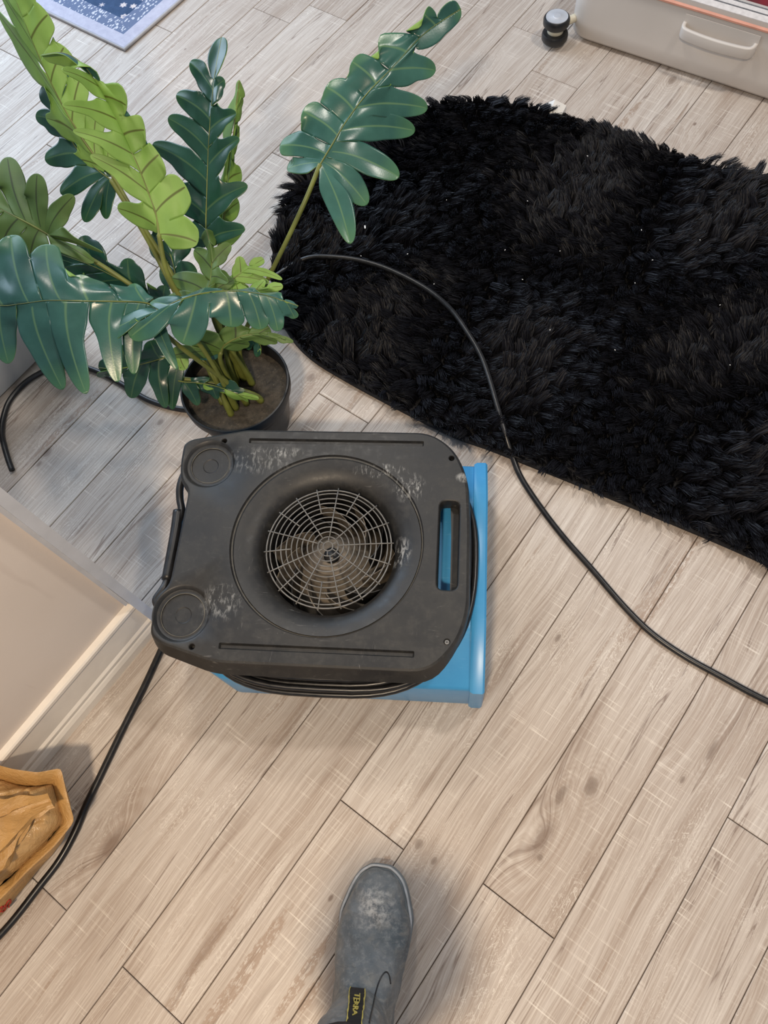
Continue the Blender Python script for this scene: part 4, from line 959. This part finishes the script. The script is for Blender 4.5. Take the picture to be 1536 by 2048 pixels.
    bpy.context.view_layer.update(); ue = u.evaluated_get(bpy.context.evaluated_depsgraph_get()); cl = inv @ Vector((0, 0, H))
    def onboot(px, py, lift):
        p = inv @ P(px, py, 0); ok, hit, nr, _ = ue.ray_cast(cl, (p - cl).normalized())
        return (hit + nr * lift, nr) if ok else (inv @ P(px, py, .14), Vector((0, 0, 1)))
    seam = [onboot(q.x, q.y, .0004)[0] for q in catmull([Vector((x, y, 0)) for x, y in ((738, 2046), (746, 2010), (752, 1982), (761, 1956), (771, 1944), (778, 1950), (781, 1968))], 7)]
    bm = bmesh.new(); add_tube(bm, seam, .0010, 6); bm_link('gusset_seam', bm, M['black2'], t, smooth=True)
    M['tab'] = simple('black_woven_tab', (.008, .008, .010), .7, var=.2, scale=200); M['gold'] = simple('gold_thread', (.50, .42, .10), .6, var=.15, scale=200)
    q0, q1, q2, q3 = (701, 1979), (729, 1983), (722, 2056), (691, 2054)
    def tabp(uu, vv, lift):   # point of the tab: uu across, vv down towards the trouser hem
        x = (q0[0] * (1 - uu) + q1[0] * uu) * (1 - vv) + (q3[0] * (1 - uu) + q2[0] * uu) * vv
        y = (q0[1] * (1 - uu) + q1[1] * uu) * (1 - vv) + (q3[1] * (1 - uu) + q2[1] * uu) * vv
        return onboot(x, y, lift)[0]
    def sheet(name, u0, u1, l0, l1, m, par, nv=14):
        bm = bmesh.new(); add_loft(bm, [[tabp(u0, v_ / nv, l0), tabp(u1, v_ / nv, l0), tabp(u1, v_ / nv, l1), tabp(u0, v_ / nv, l1)] for v_ in range(nv + 1)]); return bm_link(name, bm, m, par)
    tb = sheet('pull_tab', 0, 1, -.001, .0040, M['tab'], t)
    sheet('gold_edge', .0, .06, .001, .0046, M['gold'], tb); sheet('gold_edge', .94, 1, .001, .0046, M['gold'], tb)
    cu = bpy.data.curves.new('woven_lettering', 'FONT'); cu.body = 'TERRA'; cu.size = 1; cu.extrude = .01; cu.align_x = 'LEFT'; cu.align_y = 'CENTER'; cu.offset = .012
    fo = bpy.data.objects.new('tmp_text', cu); me = bpy.data.meshes.new_from_object(fo); bpy.data.objects.remove(fo); me.name = 'woven_lettering'
    xm = max(v.co.x for v in me.vertices)
    for v in me.vertices: v.co = tabp(.48 + v.co.y * .50, .17 + .60 * v.co.x / xm, .0040 if v.co.z < 0 else .0050)
    lo = link('woven_lettering', me, (), tb); me.materials.clear(); me.materials.append(M['gold'])
    return t, o0, th
bt, bo, bth = boot()
# dark trouser leg above the boot (its hem just enters the frame)
def trouser():
    bm = bmesh.new(); n = 36; rings = []; c, s = math.cos(bth), math.sin(bth)
    for z, cx, rx, ry in ((.272, .236, .062, .060), (.266, .236, .066, .064), (.285, .248, .076, .072), (.36, .26, .078, .076), (.50, .28, .085, .082), (.70, .31, .095, .09)):
        r_ = []
        for k in range(n):
            a = 2 * math.pi * k / n; w_ = 1 + .05 * math.sin(5 * a + z * 20) * smooth01((z - .255) / .03); x = cx + rx * w_ * math.cos(a); y = ry * w_ * math.sin(a); r_.append(Vector((bo.x + x * c - y * s, bo.y + x * s + y * c, z)))
        rings.append(r_)
    add_loft(bm, rings); o = bm_link('trouser_leg', bm, simple('dark_blue_denim', (.016, .017, .026), .85, var=.3, scale=60, bump=.4), smooth=True)
    tag(o, 'dark trouser leg of the person wearing the grey boot, at the bottom edge', 'trousers')
trouser()
